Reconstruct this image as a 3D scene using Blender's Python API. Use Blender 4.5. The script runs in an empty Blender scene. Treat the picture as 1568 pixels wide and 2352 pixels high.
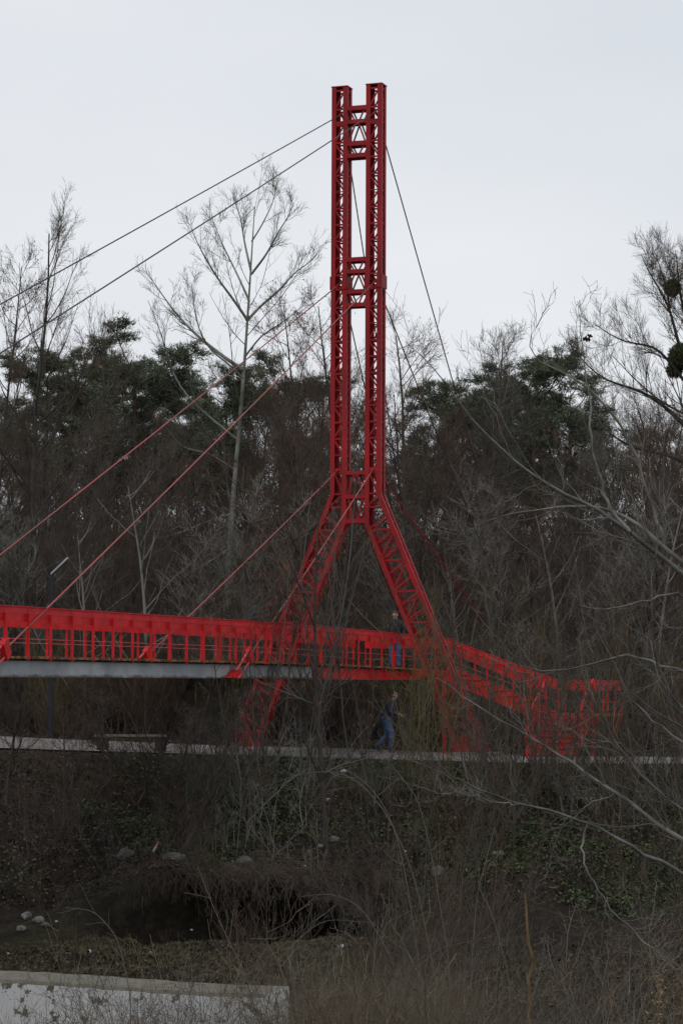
import bpy, math
import numpy as np
from mathutils import Vector, Matrix

R_ = math.radians
scene = bpy.context.scene
col = scene.collection

# ------------------------------------------------------------ camera, sky, sun, exposure
F, CX, CY, HOR = 5590.0, 784.0, 1176.0, 1560.0
CAMZ = 2.2
PITCH = math.atan((HOR - CY) / F)
ROLL = R_(0.24)
cd = bpy.data.cameras.new('camera'); cam = bpy.data.objects.new('camera', cd); col.objects.link(cam)
cd.sensor_fit = 'VERTICAL'; cd.sensor_height = 36.0; cd.lens = F / 2352.0 * 36.0
cd.clip_start = 0.2; cd.clip_end = 3000
cam.matrix_world = (Matrix.Translation((0, 0, CAMZ)) @ Matrix.Rotation(R_(90) + PITCH, 4, 'X') @ Matrix.Rotation(ROLL, 4, 'Z'))
scene.camera = cam

SUN_EL, SUN_AZ = R_(48), R_(200)      # sun veiled by cloud, behind the camera
w = bpy.data.worlds.new("World"); scene.world = w; w.use_nodes = True
nt = w.node_tree; nt.nodes.clear()
def N(t, **k):
    n = nt.nodes.new(t)
    for a, b in k.items(): setattr(n, a, b)
    return n
out = N('ShaderNodeOutputWorld'); bg = N('ShaderNodeBackground'); bg.inputs['Strength'].default_value = 0.10
sky = N('ShaderNodeTexSky', sky_type='NISHITA'); sky.sun_disc = False
sky.sun_elevation = SUN_EL; sky.sun_rotation = SUN_AZ; sky.air_density = 1.0; sky.dust_density = 3.0
tc = N('ShaderNodeTexCoord'); mp = N('ShaderNodeMapping'); mp.inputs['Scale'].default_value = (1, 1, 3)
nz = N('ShaderNodeTexNoise'); nz.inputs['Scale'].default_value = 3.0; nz.inputs['Detail'].default_value = 5; nz.inputs['Roughness'].default_value = 0.45
cr = N('ShaderNodeValToRGB')
cr.color_ramp.elements[0].position = 0.3; cr.color_ramp.elements[0].color = (7.3, 7.65, 8.15, 1)
cr.color_ramp.elements[1].position = 0.72; cr.color_ramp.elements[1].color = (8.7, 8.9, 9.2, 1)
mx = N('ShaderNodeMix', data_type='RGBA'); mx.inputs[0].default_value = 0.94
nt.links.new(tc.outputs['Generated'], mp.inputs[0]); nt.links.new(mp.outputs[0], nz.inputs['Vector'])
nt.links.new(nz.outputs['Fac'], cr.inputs[0])
nt.links.new(sky.outputs[0], mx.inputs[6]); nt.links.new(cr.outputs[0], mx.inputs[7])
nt.links.new(mx.outputs[2], bg.inputs[0]); nt.links.new(bg.outputs[0], out.inputs[0])
sl = bpy.data.lights.new('sun', 'SUN'); sl.energy = 0.5; sl.angle = R_(20); sl.color = (1, 0.96, 0.92)
so = bpy.data.objects.new('sun', sl); col.objects.link(so)
sd = Vector((math.sin(SUN_AZ) * math.cos(SUN_EL), math.cos(SUN_AZ) * math.cos(SUN_EL), math.sin(SUN_EL)))
so.rotation_euler = sd.to_track_quat('Z', 'Y').to_euler(); so.location = (0, 0, 40)
vs = scene.view_settings; vs.view_transform = 'Standard'; vs.look = 'None'; vs.exposure = 0.0; vs.gamma = 1.0
scene.cycles.max_bounces = 5; scene.cycles.diffuse_bounces = 3; scene.cycles.glossy_bounces = 2

# ------------------------------------------------------------ helpers
def hz(Y, d):
    return d * math.tan(PITCH + math.atan((CY - Y) / F))
def at(X, Y, d):
    """pixel of the 1568x2352 view + forward distance -> world point"""
    dx, dy = X - CX, CY - Y
    ix = dx * math.cos(ROLL) - dy * math.sin(ROLL); iy = dx * math.sin(ROLL) + dy * math.cos(ROLL)
    h = d * math.tan(PITCH + math.atan(iy / F)); zc = d * math.cos(PITCH) + h * math.sin(PITCH)
    return Vector((ix / F * zc, d, CAMZ + h))

def tag(o, label=None, cat=None, group=None, kind=None):
    if label: o['label'] = label
    if cat: o['category'] = cat
    if group: o['group'] = group
    if kind: o['kind'] = kind
    return o
def link(name, me, mat, parent=None):
    o = bpy.data.objects.new(name, me); col.objects.link(o)
    if mat is not None and not me.materials:
        for m in (mat if isinstance(mat, (list, tuple)) else [mat]): me.materials.append(m)
    if parent: o.parent = parent
    return o
def empty(name, loc=(0, 0, 0), rz=0):
    o = bpy.data.objects.new(name, None); col.objects.link(o); o.location = loc; o.rotation_euler = (0, 0, rz); o.empty_display_size = .2
    return o

class MB:
    def __init__(s): s.v = []; s.f = []
    def add(s, vs_, fs):
        n = len(s.v); s.v += [tuple(p) for p in vs_]; s.f += [tuple(i + n for i in q) for q in fs]
    def box(s, c, d, rz=0):
        c = Vector(c); M = Matrix.Rotation(rz, 3, 'Z'); q = []
        for z in (-1, 1):
            for x, y in ((-1, -1), (1, -1), (1, 1), (-1, 1)): q.append(c + M @ Vector((x * d[0] / 2, y * d[1] / 2, z * d[2] / 2)))
        s.add(q, [(0, 3, 2, 1), (4, 5, 6, 7), (0, 1, 5, 4), (1, 2, 6, 5), (2, 3, 7, 6), (3, 0, 4, 7)])
    def bar(s, a, b, wd, w_, t_):
        """beam a->b; wd = direction the thickness t_ is measured in; w_ is across"""
        a, b = Vector(a), Vector(b); ax = (b - a).normalized(); t = Vector(wd); t = (t - ax * t.dot(ax)).normalized(); n = ax.cross(t)
        q = []
        for p in (a, b):
            for i, j in ((-1, -1), (1, -1), (1, 1), (-1, 1)): q.append(p + n * (i * w_ / 2) + t * (j * t_ / 2))
        s.add(q, [(0, 3, 2, 1), (4, 5, 6, 7), (0, 1, 5, 4), (1, 2, 6, 5), (2, 3, 7, 6), (3, 0, 4, 7)])
    def tube(s, pts, r, n=8, r2=None):
        pts = [Vector(p) for p in pts]; k = len(pts); b0 = len(s.v)
        for i, p in enumerate(pts):
            ax = (pts[min(i + 1, k - 1)] - pts[max(i - 1, 0)]).normalized()
            u = ax.cross(Vector((0, 0, 1)) if abs(ax.z) < .95 else Vector((1, 0, 0))).normalized(); v = ax.cross(u)
            rr = r + ((r2 - r) * i / (k - 1) if r2 is not None else 0)
            for j in range(n):
                a = 2 * math.pi * j / n; s.v.append(tuple(p + u * (rr * math.cos(a)) + v * (rr * math.sin(a))))
        for i in range(k - 1):
            for j in range(n):
                s.f.append((b0 + i * n + j, b0 + i * n + (j + 1) % n, b0 + (i + 1) * n + (j + 1) % n, b0 + (i + 1) * n + j))
        s.f.append(tuple(b0 + j for j in range(n))[::-1]); s.f.append(tuple(b0 + (k - 1) * n + j for j in range(n)))
    def sweep(s, path, prof):
        """closed horizontal profile [(x,y)] carried along path of (x,y,z)"""
        n = len(prof); b0 = len(s.v)
        for p in path:
            for a, b in prof: s.v.append((p[0] + a, p[1] + b, p[2]))
        for i in range(len(path) - 1):
            for j in range(n): s.f.append((b0 + i * n + j, b0 + i * n + (j + 1) % n, b0 + (i + 1) * n + (j + 1) % n, b0 + (i + 1) * n + j))
        s.f.append(tuple(b0 + j for j in range(n))); s.f.append(tuple(b0 + (len(path) - 1) * n + j for j in range(n))[::-1])
    def extr(s, poly, axis, t):
        """polygon (list of points) given thickness t along axis"""
        ax = Vector(axis) * (t / 2); n = len(poly)
        s.add([Vector(p) - ax for p in poly] + [Vector(p) + ax for p in poly],
              [tuple(range(n))[::-1], tuple(range(n, 2 * n))] + [(i, (i + 1) % n, (i + 1) % n + n, i + n) for i in range(n)])
    def build(s, name, mat, parent=None, smooth=False):
        me = bpy.data.meshes.new(name); me.from_pydata(s.v, [], s.f); me.update()
        if smooth:
            for p in me.polygons: p.use_smooth = True
        return link(name, me, mat, parent)

def np_mesh(name, V, Fc, n):
    """V (nv,3), Fc (nf,n) int -> mesh"""
    me = bpy.data.meshes.new(name); me.vertices.add(len(V)); me.vertices.foreach_set('co', np.ascontiguousarray(V, dtype=np.float32).ravel())
    me.loops.add(Fc.size); me.loops.foreach_set('vertex_index', np.ascontiguousarray(Fc, dtype=np.int32).ravel())
    me.polygons.add(len(Fc)); me.polygons.foreach_set('loop_start', np.arange(0, Fc.size, n, dtype=np.int32))
    me.update(calc_edges=True)
    return me

# ------------------------------------------------------------ materials
def mat(name, c1, c2=None, scale=4.0, rough=0.8, detail=4, spec=0.3, contrast=(0.35, 0.65), bump=0.0, island=False, c3=None, metal=0.0, dist=0.0, stretch=None, bscale=None):
    m = bpy.data.materials.new(name); m.use_nodes = True; t = m.node_tree; b = t.nodes['Principled BSDF']
    b.inputs['Roughness'].default_value = rough; b.inputs['Metallic'].default_value = metal
    b.inputs['Specular IOR Level'].default_value = spec
    c2 = c2 or c1
    co = t.nodes.new('ShaderNodeTexCoord'); no = t.nodes.new('ShaderNodeTexNoise'); ra = t.nodes.new('ShaderNodeValToRGB')
    no.inputs['Scale'].default_value = scale; no.inputs['Detail'].default_value = detail; no.inputs['Distortion'].default_value = dist
    src = co.outputs['Object']
    if stretch:
        mpn = t.nodes.new('ShaderNodeMapping'); mpn.inputs['Scale'].default_value = stretch; t.links.new(src, mpn.inputs[0]); src = mpn.outputs[0]
    t.links.new(src, no.inputs['Vector'])
    e = ra.color_ramp.elements; e[0].position, e[1].position = contrast; e[0].color = (*c1, 1); e[1].color = (*c2, 1)
    if c3: x = e.new((contrast[0] + contrast[1]) / 2); x.color = (*c3, 1)
    fac = no.outputs['Fac']
    if island:
        g = t.nodes.new('ShaderNodeNewGeometry'); fac = g.outputs['Random Per Island']
        e[0].position, e[1].position = 0.0, 1.0
        if c3: ra.color_ramp.elements[1].position = 0.5
    t.links.new(fac, ra.inputs[0]); t.links.new(ra.outputs[0], b.inputs['Base Color'])
    if bump:
        bn = t.nodes.new('ShaderNodeBump'); bn.inputs['Strength'].default_value = bump; bn.inputs['Distance'].default_value = 0.02
        n2 = no
        if bscale:
            n2 = t.nodes.new('ShaderNodeTexNoise'); n2.inputs['Scale'].default_value = bscale; n2.inputs['Detail'].default_value = 6; t.links.new(src, n2.inputs['Vector'])
        t.links.new(n2.outputs['Fac'], bn.inputs['Height']); t.links.new(bn.outputs[0], b.inputs['Normal'])
    return m

M = {}
M['tower_red'] = mat('tower_red', (.19, .010, .013), (.36, .016, .020), 2.2, .55, spec=.2, bump=.12, bscale=9, contrast=(.25, .7), stretch=(1, 1, .3))
M['deck_red'] = mat('deck_red', (.42, .008, .012), (.72, .020, .024), 2.4, .5, spec=.2, bump=.12, bscale=12, contrast=(.25, .7))
M['wire_red'] = mat('wire_red', (.5, .05, .06), (.6, .09, .1), 3, .4)
M['cable_dark'] = mat('cable_dark', (.035, .034, .036), (.06, .05, .048), 3, .6)
M['cable_red'] = mat('cable_red', (.36, .07, .065), (.19, .07, .055), .35, .5, contrast=(.4, .6))
M['wood'] = mat('deck_wood', (.10, .045, .02), (.26, .13, .06), 3.0, .85, island=True, c3=(.17, .085, .045))
M['bark_willow'] = mat('bark_willow', (.065, .066, .056), (.19, .19, .17), 6, .85, bump=.3, bscale=40)
M['twig_willow'] = mat('twig_willow', (.06, .042, .034), (.21, .20, .175), 1.5, .8)
M['bark_dark'] = mat('bark_dark', (.030, .026, .023), (.062, .052, .045), 3, .9)
M['bark_brown'] = mat('bark_brown', (.045, .032, .026), (.085, .06, .048), 3, .9)
M['bark_pale'] = mat('bark_pale', (.11, .11, .095), (.27, .27, .24), 1.2, .85, bump=.3, bscale=6)
M['twig_brown'] = mat('twig_brown', (.052, .039, .029), (.108, .083, .062), .4, .9)
M['twig_red'] = mat('twig_red', (.068, .045, .034), (.125, .086, .064), .4, .9)
M['twig_grey'] = mat('twig_grey', (.055, .049, .041), (.125, .112, .094), .4, .9)
M['twig_pale'] = mat('twig_pale', (.17, .165, .145), (.26, .25, .22), 1, .9)
M['twig_olive'] = mat('twig_olive', (.10, .085, .04), (.20, .165, .085), .5, .85)
M['catkin'] = mat('catkin', (.15, .055, .022), (.26, .115, .05), 2, .9, island=True)
M['cone'] = mat('cone', (.04, .026, .02), (.07, .045, .035), 2, .9, island=True)
M['pine'] = mat('pine_needles', (.060, .076, .046), (.130, .150, .095), .6, .8, island=True)
M['mistletoe'] = mat('mistletoe', (.03, .05, .015), (.07, .10, .035), 2, .8, island=True)

# ------------------------------------------------------------ ground
def lerp(x, xs, ys): return np.interp(x, xs, ys)
PY = [-300, -8, 0, 9, 12, 16, 24, 38, 50, 51.6, 52.3, 53.9, 54.5, 57.5, 62.4, 63.3, 73, 78, 90, 110, 140, 175, 215, 700]
PZ = [.6, .6, .5, .15, .02, -.28, -1.75, -3.25, -3.3, -3.35, -3.95, -4.0, -2.1, -1.65, -.28, -.02, -.02, .05, .5, 1.4, 2.8, 5.2, 6.8, 7.5]
PZ2 = [.6, .6, .5, .15, .02, -.28, -1.75, -3.25, -3.35, -3.3, -3.2, -2.85, -2.7, -1.75, -.28, -.02, -.02, .05, .5, 1.4, 2.8, 5.2, 6.8, 7.5]
def vnoise(x, y, s):
    return (np.sin(x * s * 1.3 + 1.7 * np.sin(y * s * .7)) * np.cos(y * s * 1.1 + 1.3 * np.sin(x * s * .9 + 2)) )
def ground(x, y):
    x = np.asarray(x, float); y = np.asarray(y, float)
    yy = y + 1.0 * np.where((y > 20) & (y < 61), vnoise(x, y, .35), 0) * np.clip((61 - y) / 5, 0, 1)
    mk = np.clip((x + 5.4) / 1.6, 0, 1) * np.clip((2.2 - x) / 2, 0, 1); z = lerp(yy, PY, PZ) * mk + lerp(yy, PY, PZ2) * (1 - mk)
    t = np.clip((5 - x) / 14, 0, 1.6); zp = .35 * t * np.clip((y - 58) / 5, 0, 1)
    rough = np.where((y > 62.9) & (y < 75), 0, 1) * np.clip(np.abs(y - 67) / 8, .25, 1)
    nn = .12 * vnoise(x, y, 1.1) + .06 * vnoise(y + 4, x, 2.9) + .035 * vnoise(x - 3, y * 1.3, 6.1)
    return z + zp + nn * rough
def gz(x, y): return float(ground(x, y))
xs = np.unique(np.concatenate([np.linspace(-500, -60, 12), np.linspace(-60, -14, 30), np.linspace(-14, 14, 190), np.linspace(14, 60, 30), np.linspace(60, 500, 12)]))
ys = np.unique(np.concatenate([np.linspace(-300, -10, 8), np.linspace(-10, 34, 70), np.linspace(34, 80, 300), np.linspace(80, 220, 60), np.linspace(220, 900, 10)]))
X, Y = np.meshgrid(xs, ys); Z = ground(X, Y)
nx, ny = len(xs), len(ys); idx = np.arange(nx * ny).reshape(ny, nx)
Fq = np.stack([idx[:-1, :-1], idx[:-1, 1:], idx[1:, 1:], idx[1:, :-1]], -1).reshape(-1, 4)
me = np_mesh('ground', np.stack([X, Y, Z], -1).reshape(-1, 3), Fq, 4)
for p in me.polygons: p.use_smooth = True
gm = bpy.data.materials.new('earth'); gm.use_nodes = True; t = gm.node_tree; b = t.nodes['Principled BSDF']; b.inputs['Roughness'].default_value = .95; b.inputs['Specular IOR Level'].default_value = .1
co = t.nodes.new('ShaderNodeTexCoord')
def noise(sc, det=6, rgh=.6):
    n = t.nodes.new('ShaderNodeTexNoise'); n.inputs['Scale'].default_value = sc; n.inputs['Detail'].default_value = det; n.inputs['Roughness'].default_value = rgh
    t.links.new(co.outputs['Object'], n.inputs['Vector']); return n
def ramp(fac, stops):
    r = t.nodes.new('ShaderNodeValToRGB'); e = r.color_ramp.elements
    e[0].position, e[0].color = stops[0][0], (*stops[0][1], 1); e[1].position, e[1].color = stops[-1][0], (*stops[-1][1], 1)
    for p, c in stops[1:-1]: x = e.new(p); x.color = (*c, 1)
    t.links.new(fac, r.inputs[0]); return r
n1 = noise(3.5, 8, .7); r1 = ramp(n1.outputs['Fac'], [(.3, (.008, .007, .006)), (.5, (.020, .016, .012)), (.68, (.042, .034, .026))])
n2 = noise(.28, 4); r2 = ramp(n2.outputs['Fac'], [(.52, (0, 0, 0)), (.66, (.7, .7, .7))])
n3 = noise(9, 6); r3 = ramp(n3.outputs['Fac'], [(.35, (.022, .024, .012)), (.65, (.058, .056, .030))])
mx1 = t.nodes.new('ShaderNodeMix'); mx1.data_type = 'RGBA'
t.links.new(r2.outputs[0], mx1.inputs[0]); t.links.new(r1.outputs[0], mx1.inputs[6]); t.links.new(r3.outputs[0], mx1.inputs[7])
t.links.new(mx1.outputs[2], b.inputs['Base Color'])
bn = t.nodes.new('ShaderNodeBump'); bn.inputs['Strength'].default_value = .8; bn.inputs['Distance'].default_value = .08; t.links.new(n1.outputs['Fac'], bn.inputs['Height']); t.links.new(bn.outputs[0], b.inputs['Normal'])
tag(link('ground', me, gm), kind='structure')

# path along the far bank
fx = [-120, -40, -11, -4, .7, 5.5, 12, 40, 120]; near = [64.5, 64, 63.8, 63.5, 63.4, 64.2, 63.6, 63, 62]; far = [77, 76, 74.4, 72.0, 72.6, 70.4, 69, 68, 67]
mb = MB(); pv = []
gx = np.linspace(-60, 60, 161)
for x in gx:
    a, c = np.interp(x, fx, near), np.interp(x, fx, far)
    a += .08 * math.sin(x * 2.1) + .05 * math.sin(x * 5.3); c += .1 * math.sin(x * 1.7)
    for k in range(5):
        y = a + (c - a) * k / 4; pv.append((x, y, gz(x, max(y, 63.4)) + .05 + .02 * (k in (1, 2, 3))))
mb.add(pv, [(i * 5 + k, (i + 1) * 5 + k, (i + 1) * 5 + k + 1, i * 5 + k + 1) for i in range(160) for k in range(4)])
M['path'] = mat('path_gravel', (.13, .115, .11), (.20, .18, .172), 1.3, .95, bump=.3, bscale=30)
tag(mb.build('path', M['path']), kind='structure')
# stream in the channel at the foot of the far bank
mb = MB(); mb.add([(-60, 51.6, -3.78), (60, 51.6, -3.78), (60, 54.4, -3.78), (-60, 54.4, -3.78)], [(0, 1, 2, 3)])
tag(mb.build('stream', mat('stream_water', (.008, .008, .006), (.012, .012, .009), 2, .08, bump=.2, bscale=3)), kind='structure')

# undercut earth and rock ledge above the stream
mb = MB(); lx = np.linspace(-4.7, 1.0, 150); rg_ = np.random.default_rng(3); pv = []
for x in lx:
    f_ = 53.2 + .4 * math.sin(x * 1.3) + .25 * math.sin(x * 3.1 + 1) + rg_.uniform(-.1, .1); e_ = max(0, abs(x + 1.8) - 1.5) * 1.3; f_ += e_; zt_ = gz(x, 55.2) - .04 + .05 * math.sin(x * 7) + rg_.uniform(-.03, .03); h_ = .22 + .08 * math.sin(x * 3)
    pv += [(x, 56.2, gz(x, 56.2) - .03), (x, f_ + .3, zt_ - .03 + rg_.uniform(-.05, .05)), (x, f_, zt_ - .12), (x, f_ + .1, zt_ - h_ - .1), (x, 55.6, zt_ - .55)]
mb.add(pv, [(i * 5 + k, (i + 1) * 5 + k, (i + 1) * 5 + (k + 1) % 5, i * 5 + (k + 1) % 5) for i in range(149) for k in range(5)])
tag(mb.build('bank_ledge', mat('ledge_earth', (.010, .008, .007), (.040, .034, .028), 3.5, .95, bump=.9, bscale=7)), kind='structure')
# ------------------------------------------------------------ the footbridge
A = math.atan(.36)                                   # bridge axis against the view axis
A = R_(19.8)
X0, Y0 = .464, 70.4
BR = empty('footbridge', (X0, Y0, 0), -A)
tag(BR, 'red cable-stayed footbridge with lattice tower, grey deck girder and red railings over the bank', 'footbridge')
BRM = Matrix.Translation((X0, Y0, 0)) @ Matrix.Rotation(-A, 4, 'Z')
def W(x, y, z): return BRM @ Vector((x, y, z))
def zt(Yd, z_at_u=-.21):                              # height on tower front face for view row Yd
    return CAMZ + hz(Yd + .13, Y0 + z_at_u * math.cos(A))
RED = M['tower_red']; DR = M['deck_red']
VI, VO, DEP = .288, .775, .21                          # inner / outer face, half depth
ZTOP = zt(196); ZBO = zt(1135); ZBI = zt(1202)
SO, SI = .43, .424
def inner(z): return VI if z >= ZBI else VI + SI * (ZBI - z)
def outer(z): return VO if z >= ZBO else VO + SO * (ZBO - z)
barz = [zt((300 + q / 3.92) / 1.7417) for q in (515, 740, 1040, 1290, 1555, 1810, 2075, 2330)]
barz += [zt((900 + q / 3.92) / 1.7417) for q in (235, 500, 770, 975, 1280, 1540, 1810, 2060, 2320)]
step = .475
zz = barz[-1] - step; anchor3 = zt((1700 + 405 / 2.24) / 1.7417)
while zz > anchor3 + .3: barz.append(zz); zz -= step
barz += [anchor3, zt((1700 + 615 / 2.24) / 1.7417), zt((1700 + 735 / 2.24) / 1.7417)]
anchors = [barz[1], barz[11], anchor3]
for s, side in ((-1, 'left'), (1, 'right')):
    tc_ = MB(); tc_.box((s * (VI + VO) / 2, 0, ZTOP + .012), (VO - VI + .03, 2 * DEP + .03, .03))
    colm = tc_.build('tower_column', RED, BR)
    colm['label'] = 'left lattice column of the red tower' if s < 0 else 'right lattice column of the red tower'
    # corner chords: L sections from top to ground
    T = .016; LV, LU = .135, .125
    for kind in ('i', 'o'):
        fz = inner if kind == 'i' else outer; zb = ZBI if kind == 'i' else ZBO
        path = [(s * fz(z), 0, z) for z in (ZTOP, zb, -.02)]
        dv = s * (1 if kind == 'i' else -1)           # direction into the column
        for du in (-1, 1):
            y0 = du * DEP; d = -du
            prof = [(0, 0), (dv * LV, 0), (dv * LV, d * T), (dv * T, d * T), (dv * T, d * LU), (0, d * LU)]
            c = MB(); c.sweep([(p[0], y0, p[2]) for p in path], prof); c.build('corner_chord', RED, colm)
    # lattice on four faces
    fr, bk, si = MB(), MB(), MB()
    def bars(m, yy, flip, zs, thick):
        for i, z in enumerate(zs):
            a, c = inner(z) + .10, outer(z) - .10
            h = .15 if z in thick else (.03 if i % 4 == 2 else .052)
            m.bar((s * a, yy, z), (s * c, yy, z), (0, 1, 0), h, .02)
            if i + 1 < len(zs):
                z2 = zs[i + 1]
                if z2 in thick and z > ZBO: continue
                zz1, zz2 = (z - .03, z2 + .03)
                if (i + flip) % 2: p, q = (s * (inner(zz1) + .11), yy, zz1), (s * (outer(zz2) - .11), yy, zz2)
                else: p, q = (s * (outer(zz1) - .11), yy, zz1), (s * (inner(zz2) + .11), yy, zz2)
                m.bar(p, q, (0, 1, 0), .05, .012)
    fl = 0 if s > 0 else 1
    zs0 = [ZTOP - .11] + barz
    bars(fr, -DEP + .028, fl, zs0, anchors); bars(bk, DEP - .028, fl, zs0, [])
    # splayed part: perpendicular bars + zigzag
    zc = barz[-1] - .42
    zl = []
    while zc > .5: zl.append(zc); zc -= .445
    for m, yy, f2 in ((fr, -DEP + .028, 0), (bk, DEP - .028, 0)):
        for i, z in enumerate(zl):
            dz = .20
            p = (s * (inner(z - dz) + .10), yy, z - dz); q = (s * (outer(z + dz * .9) - .10), yy, z + dz * .9)
            m.bar(p, q, (0, 1, 0), .05, .02)
            z2 = z - .445
            if z2 < .3: continue
            if (i + f2) % 2 == 0:
                a_, b_ = z - dz - .05, z2 + dz * .9 + .04
                m.bar((s * (inner(a_) + .1), yy, a_), (s * (outer(b_) - .1), yy, b_), (0, 1, 0), .05, .012)
            else:
                a_, b_ = z2 - dz + .06, z + dz * .9 - .06
                m.bar((s * (inner(a_) + .1), yy, a_), (s * (outer(b_) - .1), yy, b_), (0, 1, 0), .05, .012)
    for fz, off in ((inner, .03), (outer, -.03)):
        zs_ = zs0 + zl
        for i, z in enumerate(zs_):
            v = s * (fz(z) + off)
            si.bar((v, -DEP + .1, z), (v, DEP - .1, z), (0, 0, 1), .018, .05)
            if i + 1 < len(zs_):
                z2 = zs_[i + 1]; k = 1 if i % 2 else -1
                si.bar((s * (fz(z - .03) + off), k * (DEP - .1), z - .03), (s * (fz(z2 + .03) + off), -k * (DEP - .1), z2 + .03), (1, 0, 0), .035, .012)
    fr.build('lattice', RED, colm); bk.build('lattice', RED, colm); si.build('lattice', RED, colm)
    # sleeve at mid height, cable plates, foot plate
    sl_ = MB(); zc0, zc1 = zt(662.5), zt(632)
    for z0_, z1_ in ((zc0, zc1),):
        for k in (VI, VO):
            vv = s * k; o_ = s * (.012 if k == VO else -.012)
            sl_.box((vv + o_, 0, (z0_ + z1_) / 2), (.028, 2 * DEP + .05, z1_ - z0_))
            for yy in (-DEP - .012, DEP + .012):
                sl_.box((vv + (-s if k == VO else s) * .06, yy, (z0_ + z1_) / 2), (.15, .026, z1_ - z0_ - .004))
    sl_.build('splice_plate', RED, colm)
    f_ = MB(); f_.box((s * (inner(0) + outer(0)) / 2, 0, .06), (1.25, .8, .2)); 
    ft = f_.build('concrete_footing', mat('footing_concrete', (.16, .15, .14), (.24, .23, .21), 5, .9), colm)
    g_ = MB(); za, zb_ = .1, .85
    for yy in (-DEP - .008, DEP + .008):
        g_.extr([(s * (inner(za) - .02), yy, za), (s * (outer(za) + .02), yy, za), (s * (outer(zb_) - .12), yy, zb_), (s * (inner(zb_) + .12), yy, zb_ - .55)], (0, 1, 0), .014)
    g_.build('base_plate', RED, colm)
# cross beams and braces between the columns
beams = [(241.8, 252), (273.3, 282.4), (323, 333.4), (351, 361), (590, 600), (617.8, 627), (664, 673.5), (694.7, 704), (1081, 1090), (1136, 1145), (1191.4, 1201.7)]
for a, c in beams:
    z1, z0 = zt(a), zt(c); m = MB(); wv = VI * 2 - .002
    for yy in (-DEP + .009, DEP - .009):
        m.box((0, yy, (z0 + z1) / 2), (wv, .014, z1 - z0))
    m.box((0, 0, z1 - .012), (wv, 2 * DEP - .04, .012)); m.box((0, 0, z0 + .012), (wv, 2 * DEP - .04, .012))
    m.build('cross_beam', RED, BR)
def brace(top, bot, shape):
    z1, z0 = zt(top) + .01, zt(bot) - .01
    for yy in (-DEP + .04, DEP - .04):
        for k in (-1, 1):
            m = MB()
            if shape == 'v': p, q = (k * .22, yy, z1), (k * .085, yy, z0)
            else: p, q = (k * .045, yy, z1), (k * .25, yy, z0)
            m.bar(p, q, (0, 1, 0), .042, .03)
            m.build('cross_brace', RED, BR)
brace(252, 273.3, 'v'); brace(282.4, 323, 'a'); brace(333.4, 351, 'v')
brace(600, 617.8, 'v'); brace(627, 664, 'a'); brace(673.5, 694.7, 'v')
brace(1090, 1136, 'a'); brace(1145, 1191.4, 'v')

# deck
UEND = 4.2
def zd(u):                                            # top of the planks
    return CAMZ + .425 - .085 * np.clip((u + 12) / 12, 0, 1.35) ** 2
GV = 1.2
us = [-62, -50, -40, -30] + [u for u in np.arange(-26, -6.9, 1.5)] + [-6.9]
def girder(us, name, m_, v0, lab=None):
    g = MB()
    for s in (-1, 1):
        pr = []
        for u in us:
            zt_, zb_ = zd(u) - .085, CAMZ + .01 - (.02 if u > -7 else 0)
            pr.append((s * v0, u, zb_, zt_))
        # web + flanges as a C profile swept along u
        n = len(pr); V_ = []
        for v, u, a, c in pr:
            for dv_, z_ in ((0, a), (0, c), (-s * .12, c), (-s * .12, c - .02), (-s * .015, c - .02), (-s * .015, a + .02), (-s * .12, a + .02), (-s * .12, a)):
                V_.append((v + dv_, u, z_))
        Fs = [(i * 8 + j, i * 8 + (j + 1) % 8, (i + 1) * 8 + (j + 1) % 8, (i + 1) * 8 + j) for i in range(n - 1) for j in range(8)]
        g.add(V_, Fs + [tuple(range(8)), tuple(range((n - 1) * 8, n * 8))[::-1]])
    o = g.build(name, m_, BR)
    if lab: o['label'] = lab
    return o
gal = bpy.data.materials.new('galvanised_girder'); gal.use_nodes = True; t = gal.node_tree; b = t.nodes['Principled BSDF']; b.inputs['Roughness'].default_value = .6
co = t.nodes.new('ShaderNodeTexCoord')
n1 = noise(1.1, 5); r1 = ramp(n1.outputs['Fac'], [(.3, (.20, .215, .235)), (.5, (.30, .32, .34)), (.72, (.44, .45, .46))])
# rusty and mossy bottom edge (a stain with its own shape)
sx = t.nodes.new('ShaderNodeSeparateXYZ'); t.links.new(co.outputs['Object'], sx.inputs[0])
n2 = noise(1.6, 6); ma = t.nodes.new('ShaderNodeMath'); ma.operation = 'MULTIPLY_ADD'; ma.inputs[1].default_value = -.22; ma.inputs[2].default_value = 0
t.links.new(n2.outputs['Fac'], ma.inputs[0]); mb_ = t.nodes.new('ShaderNodeMath'); mb_.operation = 'ADD'; t.links.new(sx.outputs['Z'], mb_.inputs[0]); t.links.new(ma.outputs[0], mb_.inputs[1])
mr = t.nodes.new('ShaderNodeMapRange'); mr.inputs['From Min'].default_value = CAMZ + .0 - .085; mr.inputs['From Max'].default_value = CAMZ + .05 - .085; t.links.new(mb_.outputs[0], mr.inputs['Value'])
mx1 = t.nodes.new('ShaderNodeMix'); mx1.data_type = 'RGBA'; mx1.inputs[6].default_value = (.085, .08, .055, 1)
t.links.new(mr.outputs[0], mx1.inputs[0]); t.links.new(r1.outputs[0], mx1.inputs[7]); t.links.new(mx1.outputs[2], b.inputs['Base Color'])
girder(us, 'deck_girder', gal, GV, 'grey galvanised girder with stained lower edge')
girder([-6.895, -5, -3, -1, 0, 1, 2, 3, UEND], 'deck_girder', DR, GV, 'red painted girder at the tower')
# cross joists under the planks
m = MB()
for u in np.arange(-40, UEND, 1.5): m.box((0, u, zd(u) - .2), (2 * GV - .04, .08, .14))
m.build('cross_joist', gal, BR)
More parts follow.
